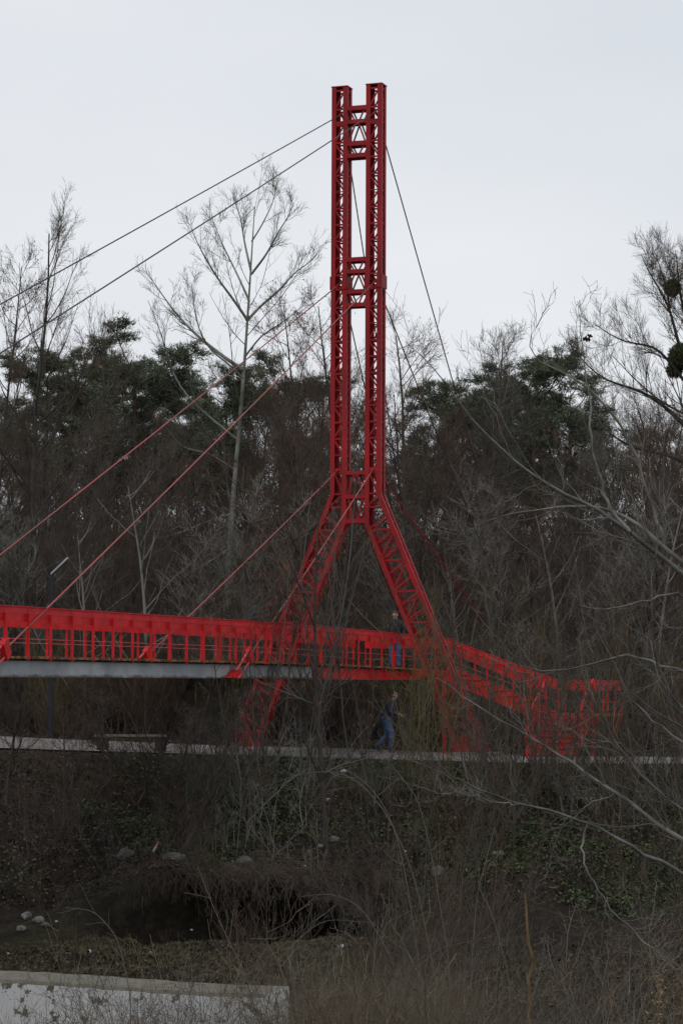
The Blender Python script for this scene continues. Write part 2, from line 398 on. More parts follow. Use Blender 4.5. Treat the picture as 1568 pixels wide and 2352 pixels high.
# planks
rng = np.random.default_rng(5)
m = MB(); u = -62.0
while u < UEND:
    wd_ = .14; e1, e2 = 1.36 + rng.uniform(-.05, .03), 1.36 + rng.uniform(-.05, .03)
    m.box(((e1 - e2) / 2, u + wd_ / 2, zd(u) - .025 + rng.uniform(-.004, .004)), (e1 + e2, wd_ - .012, .05)); u += wd_
m.build('deck_planks', M['wood'], BR)
# dark strip filling the gap under the planks, its shade put in as colour
m = MB()
for s in (-1, 1):
    for i in range(28): 
        u0, u1 = -62 + i * 2.36, -62 + (i + 1) * 2.36 - .01
        m.bar((s * 1.24, u0, zd(u0) - .068), (s * 1.24, u1, zd(u1) - .068), (0, 0, 1), .04, .026)
m.build('gap_shade_strip', M['bark_dark'], BR)

def railing(pts, outn, name='railing', closed_posts=True, lab=None, ph=.96):
    """pts: list of (v,u,zfloor) about 1 m apart; outn: outward normal sign vectors per segment (v,u)"""
    pn = MB(); wr = MB(); first = None
    root = None
    for i in range(len(pts) - 1):
        a, b_ = Vector(pts[i]), Vector(pts[i + 1]); d = (b_ - a); L = d.length; d.normalize(); n = Vector((outn[0], outn[1], 0))
        a2, b2 = a + d * .008, b_ - d * .008
        for h0, h1, off in ((ph - .125, ph, .0), (ph - .285, ph - .131, -.012)):
            q = [a2 + Vector((0, 0, h0)), b2 + Vector((0, 0, h0)), b2 + Vector((0, 0, h1)), a2 + Vector((0, 0, h1))]
            pn.extr([p + n * off for p in q], n, .03)
        wr.tube([a + Vector((0, 0, .34)), b_ + Vector((0, 0, .34))], .009, 6)
    pn.bar(Vector(pts[0]) + Vector((0, 0, ph + .012)), Vector(pts[-1]) + Vector((0, 0, ph + .012)), (0, 0, 1), .07, .02) if len(pts) < 4 else None
    if len(pts) >= 4:
        for i in range(len(pts) - 1):
            pn.bar(Vector(pts[i]) + Vector((0, 0, ph + .012)), Vector(pts[i + 1]) + Vector((0, 0, ph + .012)), (0, 0, 1), .07, .02)
    root = pn.build(name, DR, BR)
    if lab: root['label'] = lab
    wr.build('railing_wire', M['wire_red'], root)
    farp = MB()
    for i, p in enumerate(pts):
        p = Vector(p); n = Vector((outn[0], outn[1], 0)); c = p + n * .045
        tgt = farp if p.y < -27.5 else MB()
        # flat post plate set across the rail, with a narrow flange
        tgt.box(c + Vector((0, 0, (ph - .135) / 2 - .03)), (.07 if outn[0] else .012, .07 if outn[1] else .012, ph - .135 + .06)) if False else None
        tgt.box(c + Vector((0, 0, (ph - .12) / 2 - .04)), (abs(outn[0]) * .05 + abs(outn[1]) * .034, abs(outn[1]) * .05 + abs(outn[0]) * .034, ph - .12 + .08))
        if tgt is not farp: tgt.build('post', DR, root)
    if farp.v: o = farp.build('post', DR, root); o['kind'] = 'stuff'
    return root
main = [float(u) for u in np.arange(-61.5, 1.6, .98)]
PTR = [(1.3, u, float(zd(u))) for u in main]
railing(PTR, (1, 0), lab='near side red railing')
mainL = [float(u) for u in np.arange(-61.2, 4.3, .98)]
railing([(-1.3, u, float(zd(u))) for u in mainL], (-1, 0), lab='far side red railing')
ZE = float(zd(4))
railing([(-1.25, 4.3, ZE), (-.3, 4.3, ZE), (.65, 4.3, ZE), (1.6, 4.3, ZE)], (0, 1))
# landing platform beside the deck end, flight down to the right, landing, flight down towards the path
ZL = 1.22; V1, V2, V3 = 1.6, 4.85, 5.85; U1, U2 = 2.1, 4.2
n1_ = 8
def flight(p0, p1, wid, nst, axis, name='staircase'):
    """p0 top, p1 bottom (v,u,z) centre line; axis 0: runs along v, 1: along u"""
    root = MB(); p0, p1 = Vector(p0), Vector(p1); d = p1 - p0
    side = Vector((0, 1, 0)) if axis == 0 else Vector((1, 0, 0))
    for s in (-1, 1): root.bar(p0 + side * s * wid / 2 + Vector((0, 0, -.1)), p1 + side * s * wid / 2 + Vector((0, 0, -.08)), side, .26, .02)
    r = root.build(name, DR, BR)
    for k in range(nst):
        q = p0 + d * ((k + .5) / nst); run = abs(d[axis]) / nst; z = p0.z + d.z * (k + 1) / nst + .04; sz = (run - .01, wid - .03, .035) if axis == 0 else (wid - .03, run - .01, .035)
        st = MB(); st.box((q.x, q.y, z), sz)
        rs = -.5 if d[axis] < 0 else .5
        e = Vector((q.x, q.y, z + .05)); e[axis] -= rs * run * .95; zz_ = (.012, wid - .03, .1) if axis == 0 else (wid - .03, .012, .1)
        st.box(e, zz_); st.build('step', DR, r)
    return r
m = MB(); m.box(((1.36 + V1) / 2 + .12, (U1 + U2) / 2, ZE - .03), (V1 - 1.36 + .24, U2 - U1, .05)); m.build('landing_plate', DR, BR)
flight((V1 + .2, (U1 + U2) / 2, ZE), (V2, (U1 + U2) / 2, ZL), U2 - U1 - .3, 8, 0)
m = MB(); m.box(((V2 + V3) / 2 + .3, (U1 + U2) / 2 + .4, ZL - .04), (V3 - V2 + .9, U2 - U1 + .9, .06))
for v, u in ((V2, U1), (V3 + .6, U1), (V2, U2 + .6), (V3 + .6, U2 + .6)): m.box((v, u, ZL / 2 - .05), (.1, .1, ZL + .06))
for u in (U1 - .02, U2 + .84): m.box(((V2 + V3) / 2 + .3, u, ZL - .14), (V3 - V2 + .9, .02, .2))
m.build('stair_landing', DR, BR)
flight((5.72, U1, ZL), (5.72, .15, .08), 1.35, 7, 1)
def rail_line(p0, p1, outn, n, ph=.96, lab=None): 
    p0, p1 = Vector(p0), Vector(p1); return railing([tuple(p0 + (p1 - p0) * i / n) for i in range(n + 1)], outn, ph=ph, lab=lab)
rail_line((V1 + .1, U1 + .08, ZE), (V2, U1 + .08, ZL), (0, -1), 4)
rail_line((V1 - .2, U2 + .06, ZE), (V2, U2 + .06, ZL), (0, 1), 4)
rail_line((V2, U2 + .9, ZL), (V3 + .75, U2 + .9, ZL), (0, 1), 3)
rail_line((V3 + .75, U1, ZL), (V3 + .75, U2 + .8, ZL), (1, 0), 3)
for v in (5.03, 6.41):                                # handrails of the lower flight
    h = MB(); h.bar((v, U1 + .1, ZL + 1.0), (v, .1, 1.08), (0, 0, 1), .09, .04); h.bar((v, U1 + .1, ZL + .86), (v, .1, .94), (0, 0, 1), .05, .03); hr = h.build('handrail', DR, BR)
    for k, u in enumerate((.1, .75, 1.4, U1 + .05)):
        f = (u - .1) / U1; p = MB(); p.box((v, u, .5 + f * ZL), (.07, .06, 1.06)); p.build('newel_post', DR, hr)
m = MB()
for v, u in ((2.25, 1.2),): m.tube([(v, u, -.05), (v, u, zd(u) - .05)], .06, 10)
m.bar((1.2, 1.2, zd(0) - .16), (2.35, 1.2, zd(0) - .16), (0, 0, 1), .1, .16)
m.build('support_post', DR, BR)

# stays
def cable(p, q, m_, r=.017, nm='stay_cable', sag=.0):
    c = MB(); p, q = Vector(p), Vector(q); c.tube([p + (q - p) * k / 8 - Vector((0, 0, sag * 4 * (k / 8) * (1 - k / 8))) for k in range(9)], r, 8); return c.build(nm, m_, BR)
cz = [zt(257), zt(646), zt(1073)]; cu = [-38.0, -24.3, -11.6]
for i in range(3):
    for s in (-1, 1):
        top = Vector((s * .53, -.05, cz[i])); bot = Vector((s * 1.42, cu[i] - 1.0, CAMZ + .1)); d = (bot - top).normalized()
        blk = top + d * ((bot - top).length - 1.15)
        c = cable(top, blk, (M['cable_dark'] if i == 0 else M['cable_red']), .017, sag=.05)
        # socket at the tower end
        k_ = MB(); k_.tube([top - d * .05, top + d * .35], .032, 8); k_.build('cable_socket', RED, c)
        # tensioner: crosshead block with two rods to the girder bracket
        bl = MB(); zup = Vector((0, 1, 0)).cross(d); n_ = d.cross(Vector((1, 0, 0))).normalized()
        q0 = blk
        bl.extr([q0 + d * a_ + n_ * b_ for a_, b_ in ((-.05, -.13), (.16, -.2), (.2, .16), (-.02, .2))], (1, 0, 0), .12)
        bl.tube([q0 - d * .12 + n_ * .14, q0 + d * .02 + n_ * .14], .03, 8); bl.tube([q0 - d * .1 - n_ * .1, q0 + d * .02 - n_ * .1], .03, 8)
        tb = bl.build('cable_tensioner', DR, BR)
        rd = MB()
        for b_ in (-.13, .13): rd.tube([q0 + d * .1 + n_ * b_, bot + n_ * b_ * .8], .026, 8)
        rd.build('tension_rod', M['wire_red'], tb)
        kb = MB(); kb.extr([(s * 1.32, cu[i] - 1.35, CAMZ + .02), (s * 1.32, cu[i] - .75, CAMZ + .02), (s * 1.32, cu[i] - .62, CAMZ + .16), (s * 1.32, cu[i] - .85, CAMZ + .22)], (1, 0, 0), .2)
        kb.build('anchor_bracket', DR, tb)
for i in range(3):
    for s in (-1, 1):
        top = Vector((s * .53, .05, cz[i])); bot = Vector((s * 2.05, 14.0 + i * .5, .6))
        c = cable(top, bot, (M['cable_dark'] if i < 2 else M['tower_red']), .019, 'back_stay', sag=.04)
for s in (-1, 1):
    m = MB(); m.box((s * 2.05, 14.6, .35), (.9, 2.0, .9)); m.build('anchor_block', mat('anchor_concrete', (.16, .15, .14), (.24, .23, .21), 5, .9), BR)

# ------------------------------------------------------------ lamp and bench by the path
M['lamp_metal'] = mat('lamp_metal', (.012, .014, .022), (.018, .02, .03), 5, .5)
M['panel'] = mat('panel_glass', (.30, .32, .36), (.40, .42, .46), 3, .3, metal=.2)
p = at(116, 1700, 75.0); zg = gz(p.x, p.y)
LP = empty('street_lamp', (p.x, p.y, zg)); tag(LP, 'black street lamp with slanted flat head behind the left railing', 'street lamp')
ztop = at(112, 1318, 75.0).z - zg
m = MB(); m.box((0, 0, ztop / 2), (.125, .125, ztop)); m.box((0, 0, .12), (.2, .2, .24)); m.build('pole', M['lamp_metal'], LP)
m = MB(); a = Vector((-.04, 0, ztop)); b = Vector((.48, -.1, ztop + .49)); m.bar(a, b, (-.65, -.25, .7), .16, .035); m.build('lamp_head', M['panel'], LP)
m = MB(); m.bar(a + Vector((.03, 0, -.04)), b + Vector((.0, 0, -.04)), (-.65, -.25, .7), .12, .04); m.build('bracket_arm', M['lamp_metal'], LP)
p = at(303, 1712, 64.4); zg = gz(p.x, p.y)
BE = empty('park_bench', (p.x, 64.4, zg + .02)); tag(BE, 'long low bench on two dark blocks beside the path under the bridge', 'bench')
M['bench_wood'] = mat('bench_wood', (.16, .12, .10), (.24, .19, .16), 4, .8, stretch=(1, 8, 8))
m = MB()
for k in range(3): m.box((0, -.14 + k * .14, .43), (1.9, .12, .05))
m.build('seat', M['bench_wood'], BE)
for x in (-.76, .76):
    m = MB(); m.box((x, 0, .17), (.28, .36, .44)); m.box((x, 0, .385), (.33, .40, .03)); m.build('block_leg', M['bark_dark'], BE)


# ------------------------------------------------------------ people
def skin(name, pts, edges, mat_, parent=None, sub=2, root=0):
    """one continuous surface grown over a skeleton; pts: {key: (x,y,z,radius)}"""
    keys = list(pts); me = bpy.data.meshes.new(name + '_cage')
    me.from_pydata([pts[k][:3] for k in keys], [(keys.index(a), keys.index(b)) for a, b in edges], [])
    o = bpy.data.objects.new(name + '_cage', me); col.objects.link(o)
    mo = o.modifiers.new('s', 'SKIN'); mo.use_smooth_shade = True
    o.modifiers.new('b', 'SUBSURF').levels = sub
    for i, k in enumerate(keys):
        r = pts[k][3]; rr = r if isinstance(r, tuple) else (r, r)
        me.skin_vertices[0].data[i].radius = rr; me.skin_vertices[0].data[i].use_root = (i == root)
    dg = bpy.context.evaluated_depsgraph_get(); dg.update()
    m2 = bpy.data.meshes.new_from_object(o.evaluated_get(dg)); m2.name = name
    bpy.data.objects.remove(o); bpy.data.meshes.remove(me)
    m2.materials.clear(); m2.materials.append(mat_)
    for p in m2.polygons: p.use_smooth = True
    r = bpy.data.objects.new(name, m2); col.objects.link(r)
    if parent: r.parent = parent
    return r
SK = mat('skin', (.40, .22, .16), (.46, .26, .20), 20, .55)
HAIR = mat('hair', (.06, .045, .035), (.12, .09, .07), 60, .8); GREYH = mat('grey_knit', (.13, .135, .14), (.2, .2, .21), 50, .9)
JK1 = mat('dark_jacket', (.018, .020, .024), (.034, .036, .04), 9, .7, bump=.5); JK2 = mat('navy_jacket', (.020, .024, .042), (.034, .038, .06), 9, .7, bump=.5)
JN = mat('blue_jeans', (.025, .045, .11), (.10, .16, .29), 5, .85, bump=.4); SH = mat('dark_shoes', (.015, .013, .012), (.03, .028, .026), 9, .6)
def person(loc, rz, pose, lab, jacket, hat, leg_mat=JN):
    P = pose
    r_ = empty('person', loc, rz); tag(r_, lab, 'person')
    hd = Vector(P['head']); nk = Vector(P['neck']); up = (hd - nk).normalized(); fwd = Vector((1, 0, 0)) if not P.get('face') else Vector(P['face'])
    b = {'pelvis': (*P['pelvis'], .10), 'waist': (*P['waist'], .10), 'chest': (*P['chest'], .12), 'neck': (*P['neck'], .052), 'jaw': (*(nk + up * .085 + fwd * .025), .075), 'skull': (*(hd + up * .0), .098), 'crown': (*(hd + up * .075), .080)}
    e = [('pelvis', 'waist'), ('waist', 'chest'), ('chest', 'neck'), ('neck', 'jaw'), ('jaw', 'skull'), ('skull', 'crown')]
    ck = dict(pelvis=(*(Vector(P['pelvis']) - Vector((0, 0, .06))), .185), waist=(*P['waist'], .175), chest=(*P['chest'], .205), yoke=(*(Vector(P['chest']).lerp(Vector(P['neck']), .6)), .15), collar=(*(Vector(P['neck']) + up * .035), .078)); ce = [('pelvis', 'waist'), ('waist', 'chest'), ('chest', 'yoke'), ('yoke', 'collar')]
    jn = dict(pelvis=(*P['pelvis'], .135)); je = []
    for s in ('l', 'r'):
        sh, el, wr, hip, kn, an = (P[s + k] for k in ('sh', 'el', 'wr', 'hip', 'kn', 'an'))
        b.update({s + 'sh': (*sh, .055), s + 'el': (*el, .040), s + 'wr': (*wr, .027)}); e += [('chest', s + 'sh'), (s + 'sh', s + 'el'), (s + 'el', s + 'wr')]
        ck.update({s + 'sh': (*sh, .098), s + 'el': (*el, .076), s + 'wr': (*(Vector(el).lerp(Vector(wr), .97)), .056)}); ce += [('chest', s + 'sh'), (s + 'sh', s + 'el'), (s + 'el', s + 'wr')]
        d = (Vector(wr) - Vector(el)).normalized(); sd_ = d.cross(Vector((0, 0, 1)) if abs(d.z) < .8 else Vector((1, 0, 0))).normalized(); dn = sd_.cross(d)
        pc = Vector(wr) + d * .06; b[s + 'palm'] = (*pc, .026); e.append((s + 'wr', s + 'palm'))
        for k, (o_, L) in enumerate(((-.03, .062), (-.01, .072), (.01, .068), (.03, .052))):
            p1 = pc + sd_ * o_ + d * .028; p2 = p1 + d * L * .55 + dn * -.008; p3 = p2 + d * L * .35 + dn * -.022
            b[f'{s}f{k}a'] = (*p1, .0095); b[f'{s}f{k}b'] = (*p2, .0085); b[f'{s}f{k}c'] = (*p3, .0075)
            e += [(s + 'palm', f'{s}f{k}a'), (f'{s}f{k}a', f'{s}f{k}b'), (f'{s}f{k}b', f'{s}f{k}c')]
        t1 = pc + sd_ * -.035 - d * .02; t2 = t1 + sd_ * -.018 + d * .04; b[s + 't1'] = (*t1, .011); b[s + 't2'] = (*t2, .009); e += [(s + 'palm', s + 't1'), (s + 't1', s + 't2')]
        b.update({s + 'hip': (*hip, .085), s + 'kn': (*kn, .055), s + 'an': (*an, .038)}); e += [('pelvis', s + 'hip'), (s + 'hip', s + 'kn'), (s + 'kn', s + 'an')]
        mid = Vector(hip).lerp(Vector(kn), .5)
        jn.update({s + 'hip': (*hip, .130), s + 'mid': (*mid, .112), s + 'kn': (*kn, .088), s + 'an': (*(Vector(an) + Vector((0, 0, -.01))), .080)}); je += [('pelvis', s + 'hip'), (s + 'hip', s + 'mid'), (s + 'mid', s + 'kn'), (s + 'kn', s + 'an')]
    body = skin('body', b, e, SK, r_)
    fm = MB(); f0 = hd + fwd * .078
    sdv = fwd.cross(up).normalized()
    fm.tube([f0 + up * .02 + fwd * .0, f0 - up * .02 + fwd * .022, f0 - up * .03 + fwd * .008], .010, 6)
    fm.build('nose', SK, body, True)
    for k in (-1, 1):
        em = MB(); em.tube([hd + sdv * k * .088 + up * .02, hd + sdv * k * .094, hd + sdv * k * .086 - up * .025], .011, 6); em.build('ear', SK, body, True)
        ey = MB(); ey.tube([f0 + sdv * k * .02 + up * .022 - fwd * .004, f0 + sdv * k * .042 + up * .022 - fwd * .010], .007, 6); ey.build('eye', HAIR, body, True)
    mm = MB(); mm.tube([f0 - up * .052 - sdv * .022 - fwd * .012, f0 - up * .052 + fwd * -.004, f0 - up * .052 + sdv * .022 - fwd * .012], .006, 6); mm.build('mouth', mat('lips', (.28, .11, .09)), body, True)
    hh = {'f': (*(hd + up * .088 + fwd * .035), .060), 'a': (*(hd + up * .085 - fwd * .012), .096), 'b': (*(hd + up * .04 - fwd * .045), .100), 'c': (*(hd - up * .03 - fwd * .05), .075)}
    skin('hair', hh, [('f', 'a'), ('a', 'b'), ('b', 'c')], HAIR if not hat else GREYH, r_) if not hat else None
    if hat:
        hh = {'a': (*(hd + up * .10), .105), 'b': (*(hd + up * .045 - fwd * .025), .125)}
        c = skin('cap', hh, [('a', 'b')], GREYH, r_)
        pk = MB(); pk.extr([hd + up * .055 + fwd * .06 - sdv * .06, hd + up * .045 + fwd * .145 - sdv * .035, hd + up * .045 + fwd * .145 + sdv * .035, hd + up * .055 + fwd * .06 + sdv * .06], up, .012); pk.build('cap_peak', GREYH, c)
    skin('jacket', ck, ce, jacket, r_); skin('jeans', jn, je, leg_mat, r_)
    for s in ('l', 'r'):
        a = Vector(P[s + 'an']); fd = Vector(P.get(s + 'foot', (1, 0, 0)))
        q = {'h': (*(a - Vector((0, 0, .045)) - fd * .04), .042), 'm': (*(a - Vector((0, 0, .05)) + fd * .07), .045), 't': (*(a - Vector((0, 0, .058)) + fd * .16), .034)}
        skin('shoe', q, [('h', 'm'), ('m', 't')], SH, r_)
    return r_
# walking on the path: mid-stride to the right, leaning forward, hands in front. local +x = walking direction
walk = dict(pelvis=(0, 0, .92), waist=(.05, 0, 1.08), chest=(.11, 0, 1.32), neck=(.17, 0, 1.49), head=(.225, 0, 1.60),
    lsh=(.12, .17, 1.40), lel=(.14, .24, 1.14), lwr=(.33, .12, 1.08), rsh=(.12, -.17, 1.40), rel=(.10, -.25, 1.13), rwr=(.33, -.13, 1.10),
    lhip=(0, .095, .90), lkn=(.0, .10, .50), lan=(-.30, .10, .17), rhip=(0, -.095, .90), rkn=(.17, -.10, .50), ran=(.10, -.10, .095), lfoot=(.85, 0, -.5), face=(1, 0, 0))
pw = at(888, 1733, 69.2); zg = gz(pw.x, pw.y) + .06
person((pw.x, pw.y, zg), R_(-8), walk, 'person in navy jacket, grey cap and blue jeans striding along the path', JK2, True)
stand = dict(pelvis=(0, 0, .93), waist=(0, 0, 1.10), chest=(0, 0, 1.36), neck=(.01, 0, 1.52), head=(.02, 0, 1.635),
    lsh=(0, .18, 1.43), lel=(-.02, .25, 1.15), lwr=(.1, .24, .92), rsh=(0, -.18, 1.43), rel=(-.02, -.25, 1.15), rwr=(.08, -.22, .92),
    lhip=(0, .095, .90), lkn=(.02, .10, .50), lan=(0, .11, .095), rhip=(0, -.095, .90), rkn=(.02, -.10, .50), ran=(0, -.11, .095), face=(1, 0, 0))
q = at(907, 1500, Y0 + 2.9); pl = BRM.inverted() @ Vector((q.x, q.y, 0))
fc = W(pl.x, pl.y, float(zd(pl.y)))
person((fc.x, fc.y, fc.z), R_(-100), stand, 'person with short hair in dark jacket and jeans standing on the bridge deck', JK1, False)


# ------------------------------------------------------------ plants: growing branches as arrays
def norm(v): return v / np.maximum(np.linalg.norm(v, axis=-1, keepdims=True), 1e-9)
def sample(P, Rr, idx, t):
    K = P.shape[1]; s = np.clip(t, 0, .999) * (K - 1); i = s.astype(int); f = (s - i)[:, None]
    a, b = P[idx, i], P[idx, i + 1]
    return a + (b - a) * f, norm(b - a), Rr[idx, i] * (1 - f[:, 0]) + Rr[idx, i + 1] * f[:, 0]
def grow(rng, P, Rr, n, t0=.2, t1=.98, ang=45, av=12, lf=.4, lpow=.7, K=6, wig=.12, up=.05, rf=.55, rmin=.003, taper=.25, lmin=.1, even=False):
    Np = P.shape[0]; idx = np.repeat(np.arange(Np), n); m = len(idx)
    if even: t = np.tile(np.linspace(t0, t1, n), Np) + rng.uniform(-.5, .5, m) * (t1 - t0) / n
    else: t = rng.uniform(t0, t1, m)
    pos, tan, rad = sample(P, Rr, idx, t)
    Lp = np.linalg.norm(np.diff(P, axis=1), axis=-1).sum(1)[idx]
    L = np.maximum(Lp * lf * (1 - t * .999 + .12) ** lpow * rng.uniform(.6, 1.25, m), lmin)
    rv = norm(rng.normal(size=(m, 3))); side = norm(np.cross(tan, rv)); a = np.radians(ang + rng.normal(size=m) * av)[:, None]
    d = norm(tan * np.cos(a) + side * np.sin(a))
    Q = np.zeros((m, K, 3)); Q[:, 0] = pos
    for k in range(1, K):
        d = norm(d + rng.normal(size=(m, 3)) * wig + np.array([0, 0, up])); Q[:, k] = Q[:, k - 1] + d * (L / (K - 1))[:, None]
    r0 = np.maximum(np.minimum(rad * rf, rad * .9), rmin * 1.3)
    rr = r0[:, None] * np.linspace(1, taper, K)[None]; rr = np.maximum(rr, rmin)
    return Q, rr
def tubes(sets, S=3):
    """list of (P (N,K,3), R (N,K)) -> V, quads"""
    Vs, Fs, b0 = [], [], 0
    for P, Rr in sets:
        Np, K = P.shape[:2]; T = np.empty_like(P); T[:, 1:-1] = P[:, 2:] - P[:, :-2]; T[:, 0] = P[:, 1] - P[:, 0]; T[:, -1] = P[:, -1] - P[:, -2]; T = norm(T)
        ref = np.where(np.abs(T[..., 2:3]) > .9, np.array([1., 0, 0]), np.array([0, 0, 1.])); U = norm(np.cross(T, ref)); Vv = np.cross(T, U)
        a = np.arange(S) * 2 * np.pi / S
        R4 = Rr[..., None, None]
        ring = P[:, :, None, :] + R4 * (U[:, :, None, :] * np.cos(a)[None, None, :, None] + Vv[:, :, None, :] * np.sin(a)[None, None, :, None])
        Vs.append(ring.reshape(-1, 3)); ids = (np.arange(Np * K * S).reshape(Np, K, S) + b0)
        nx_ = np.roll(ids, -1, axis=2)
        Fs.append(np.stack([ids[:, :-1], nx_[:, :-1], nx_[:, 1:], ids[:, 1:]], -1).reshape(-1, 4)); b0 += Np * K * S
    return np.concatenate(Vs), np.concatenate(Fs)
def tube_mesh(name, sets, S=3, m=None):
    V_, F_ = tubes(sets, S); me = np_mesh(name, V_, F_, 4)
    if m: me.materials.append(m)
    return me
def blades(name, base, dirs, length, width, m, rng):
    """thin triangles"""
    n = len(base); side = norm(np.cross(dirs, norm(rng.normal(size=(n, 3))))) * (width / 2)
    V_ = np.stack([base - side, base + side, base + dirs * np.asarray(length).reshape(-1, 1)], 1).reshape(-1, 3)
    me = np_mesh(name, V_, np.arange(3 * n).reshape(n, 3), 3)
    if m: me.materials.append(m)
    return me
def spindles(name, base, L, r, m, rng, dirn=(0, 0, -1)):
    """hanging catkins / cones: small four-sided spindles"""
    n = len(base); d = norm(np.array(dirn) + rng.normal(size=(n, 3)) * .18); L = L * rng.uniform(.6, 1.2, n)
    P = base[:, None, :] + d[:, None, :] * (L[:, None] * np.array([0, .25, .7, 1.])[None])[..., None]
    Rr = np.tile(np.array([.3, 1, .9, .15]) * r, (n, 1)); return tube_mesh(name, [(P, Rr)], 4, m)
def trunk_line(rng, H, r, K=12, lean=.02, wig=.02):
    P = np.zeros((1, K, 3)); d = np.array([rng.normal() * lean, rng.normal() * lean, 1.])
    for k in range(1, K):
        d = d + rng.normal(size=3) * wig; d[2] = 1; P[0, k] = P[0, k - 1] + d * H / (K - 1)
    Rr = r * np.linspace(1, .12, K)[None] ** .8; Rr[0, 0] *= 1.25
    return P, Rr

def bare_tree(seed, H=14., r=.13, limbs=22, n2=7, n3=7, n4=3, ang=42, up=.10, t0=.25, lf=.42, kind=None, bark=None, twig=None, rmin=.0042, stems=1):
    rng = np.random.default_rng(seed); Ts = [trunk_line(rng, H * rng.uniform(.8, 1) if i else H, r if i == 0 else r * .7, lean=.03 if stems == 1 else .10, wig=.03) for i in range(stems)]
    T = (np.concatenate([a for a, _ in Ts]), np.concatenate([b for _, b in Ts]))
    L1 = grow(rng, *T, limbs, t0, .98, ang, 10, lf, .75, 8, .10, up, .5, .01, lmin=.6, even=True)
    L2 = grow(rng, *L1, n2, .15, .98, 36, 12, .52, .5, 7, .09, up * .7, .5, rmin * 1.3, lmin=.6)
    L3 = grow(rng, *L2, n3, .1, .98, 36, 12, .5, .4, 6, .09, .06, .6, rmin, lmin=.4)
    L4 = grow(rng, *L3, n4, .1, .98, 34, 12, .5, .4, 4, .09, .05, .7, rmin * .8, lmin=.22) if n4 else None
    trunk = tube_mesh('trunk', [T, L1], 6, bark)
    crown = tube_mesh('crown', [L2, L3] + ([L4] if n4 else []), 3, twig)
    parts = [('trunk', trunk), ('crown', crown)]
    tips = (L4 or L3)[0][:, -1]
    if kind == 'catkin':
        k = rng.random(len(tips)) < .10; parts.append(('catkins', spindles('catkins', tips[k], .11, .012, M['catkin'], rng)))
    if kind == 'cone':
        k = rng.random(len(tips)) < .22; parts.append(('cones', spindles('cones', tips[k], .07, .018, M['cone'], rng)))
    return dict(parts=parts, H=H)
def pine(seed, H=15., crown_r=3.4):
    rng = np.random.default_rng(seed); T = trunk_line(rng, H * .97, .22)
    L1 = grow(rng, *T, 26, .52, .99, 68, 12, .42, .5, 8, .14, .09, .35, .02, lmin=1.2, even=True)
    L2 = grow(rng, *L1, 9, .55, .99, 55, 15, .30, .3, 5, .16, .06, .5, .01, lmin=.6)
    L3 = grow(rng, *L2, 6, .2, .99, 45, 15, .5, .3, 4, .15, .10, .5, .006, lmin=.25)
    trunk = tube_mesh('trunk', [T, L1], 6, M['bark_brown'])
    K = 3; base, dr = [], []
    for t in np.linspace(.4, 1, 4):
        p, tn, _ = sample(L3[0], L3[1], np.arange(len(L3[0])), np.full(len(L3[0]), t)); 
        for j in range(7): base.append(p + rng.normal(size=p.shape) * np.array([.09, .09, .04])); dr.append(norm(tn * .6 + rng.normal(size=p.shape) * .7 + np.array([0, 0, .25])))
    base, dr = np.concatenate(base), np.concatenate(dr)
    br = tube_mesh('branches', [L2, L3], 3, M['bark_brown'])
    nd = blades('needles', base, dr, rng.uniform(.12, .26, len(base)), .03, M['pine'], rng)
    return dict(parts=[('trunk', trunk), ('branches', br), ('needles', nd)], H=H)
def shrub(seed, H=3., stems=16, spread=22, n2=9, n3=5, twig=None, wig=.07, up=.06, r=.014, rmin=.003, kind=None, base_r=.35, ang=32, K=10):
    rng = np.random.default_rng(seed); m = stems; d = norm(np.stack([np.tan(np.radians(rng.normal(size=m) * spread)), np.tan(np.radians(rng.normal(size=m) * spread)), np.ones(m)], -1))
    P = np.zeros((m, K, 3)); P[:, 0, :2] = rng.normal(size=(m, 2)) * base_r; P[:, 0, 2] = -.1; L = H * rng.uniform(.6, 1.1, m)
    for k in range(1, K): d = norm(d + rng.normal(size=(m, 3)) * wig + np.array([0, 0, up])); P[:, k] = P[:, k - 1] + d * (L / (K - 1))[:, None]
    R0 = np.maximum(r * (L / H)[:, None] * np.linspace(1, .25, K)[None], rmin)
    L2 = grow(rng, P, R0, n2, .15, .97, ang, 12, .38, .6, 6, .10, up, .6, rmin, lmin=.2)
    L3 = grow(rng, *L2, n3, .1, .97, ang, 14, .5, .5, 5, .12, up, .7, rmin, lmin=.12)
    parts = [('stems', tube_mesh('stems', [(P, R0)], 5, twig)), ('twigs', tube_mesh('twigs', [L2, L3], 3, twig))]
    if kind == 'catkin':
        tips = L3[0][:, -1]; k = rng.random(len(tips)) < .6; parts.append(('catkins', spindles('catkins', tips[k], .12, .009, M['catkin'], rng)))
    return dict(parts=parts, H=H)
def place(var, name, x, y, h, label, cat, group=None, rz=0., z=None, sx=None):
    z = gz(x, y) - .05 if z is None else z
    o = empty(name, (x, y, z), rz); s = h / var['H']; o.scale = (sx or s, sx or s, s)
    for n, me in var['parts']:
        c = bpy.data.objects.new(n, me); col.objects.link(c); c.parent = o
        if n in ('catkins', 'cones', 'needles', 'seed_heads'): c['kind'] = 'stuff'
    return tag(o, label, cat, group)
def plant(var, name, Xd, topY, d, label, cat, group=None, sx=1.0):
    """base under view column Xd at distance d, top at view row topY"""
    p = at(Xd, topY, d); z = gz(p.x, d) - .05; h = p.z - z
    return place(var, name, p.x, d, h, label, cat, group, rz=(Xd * 7.1 + d * 3.3) % 6.28, z=z, sx=sx * h / var['H'])

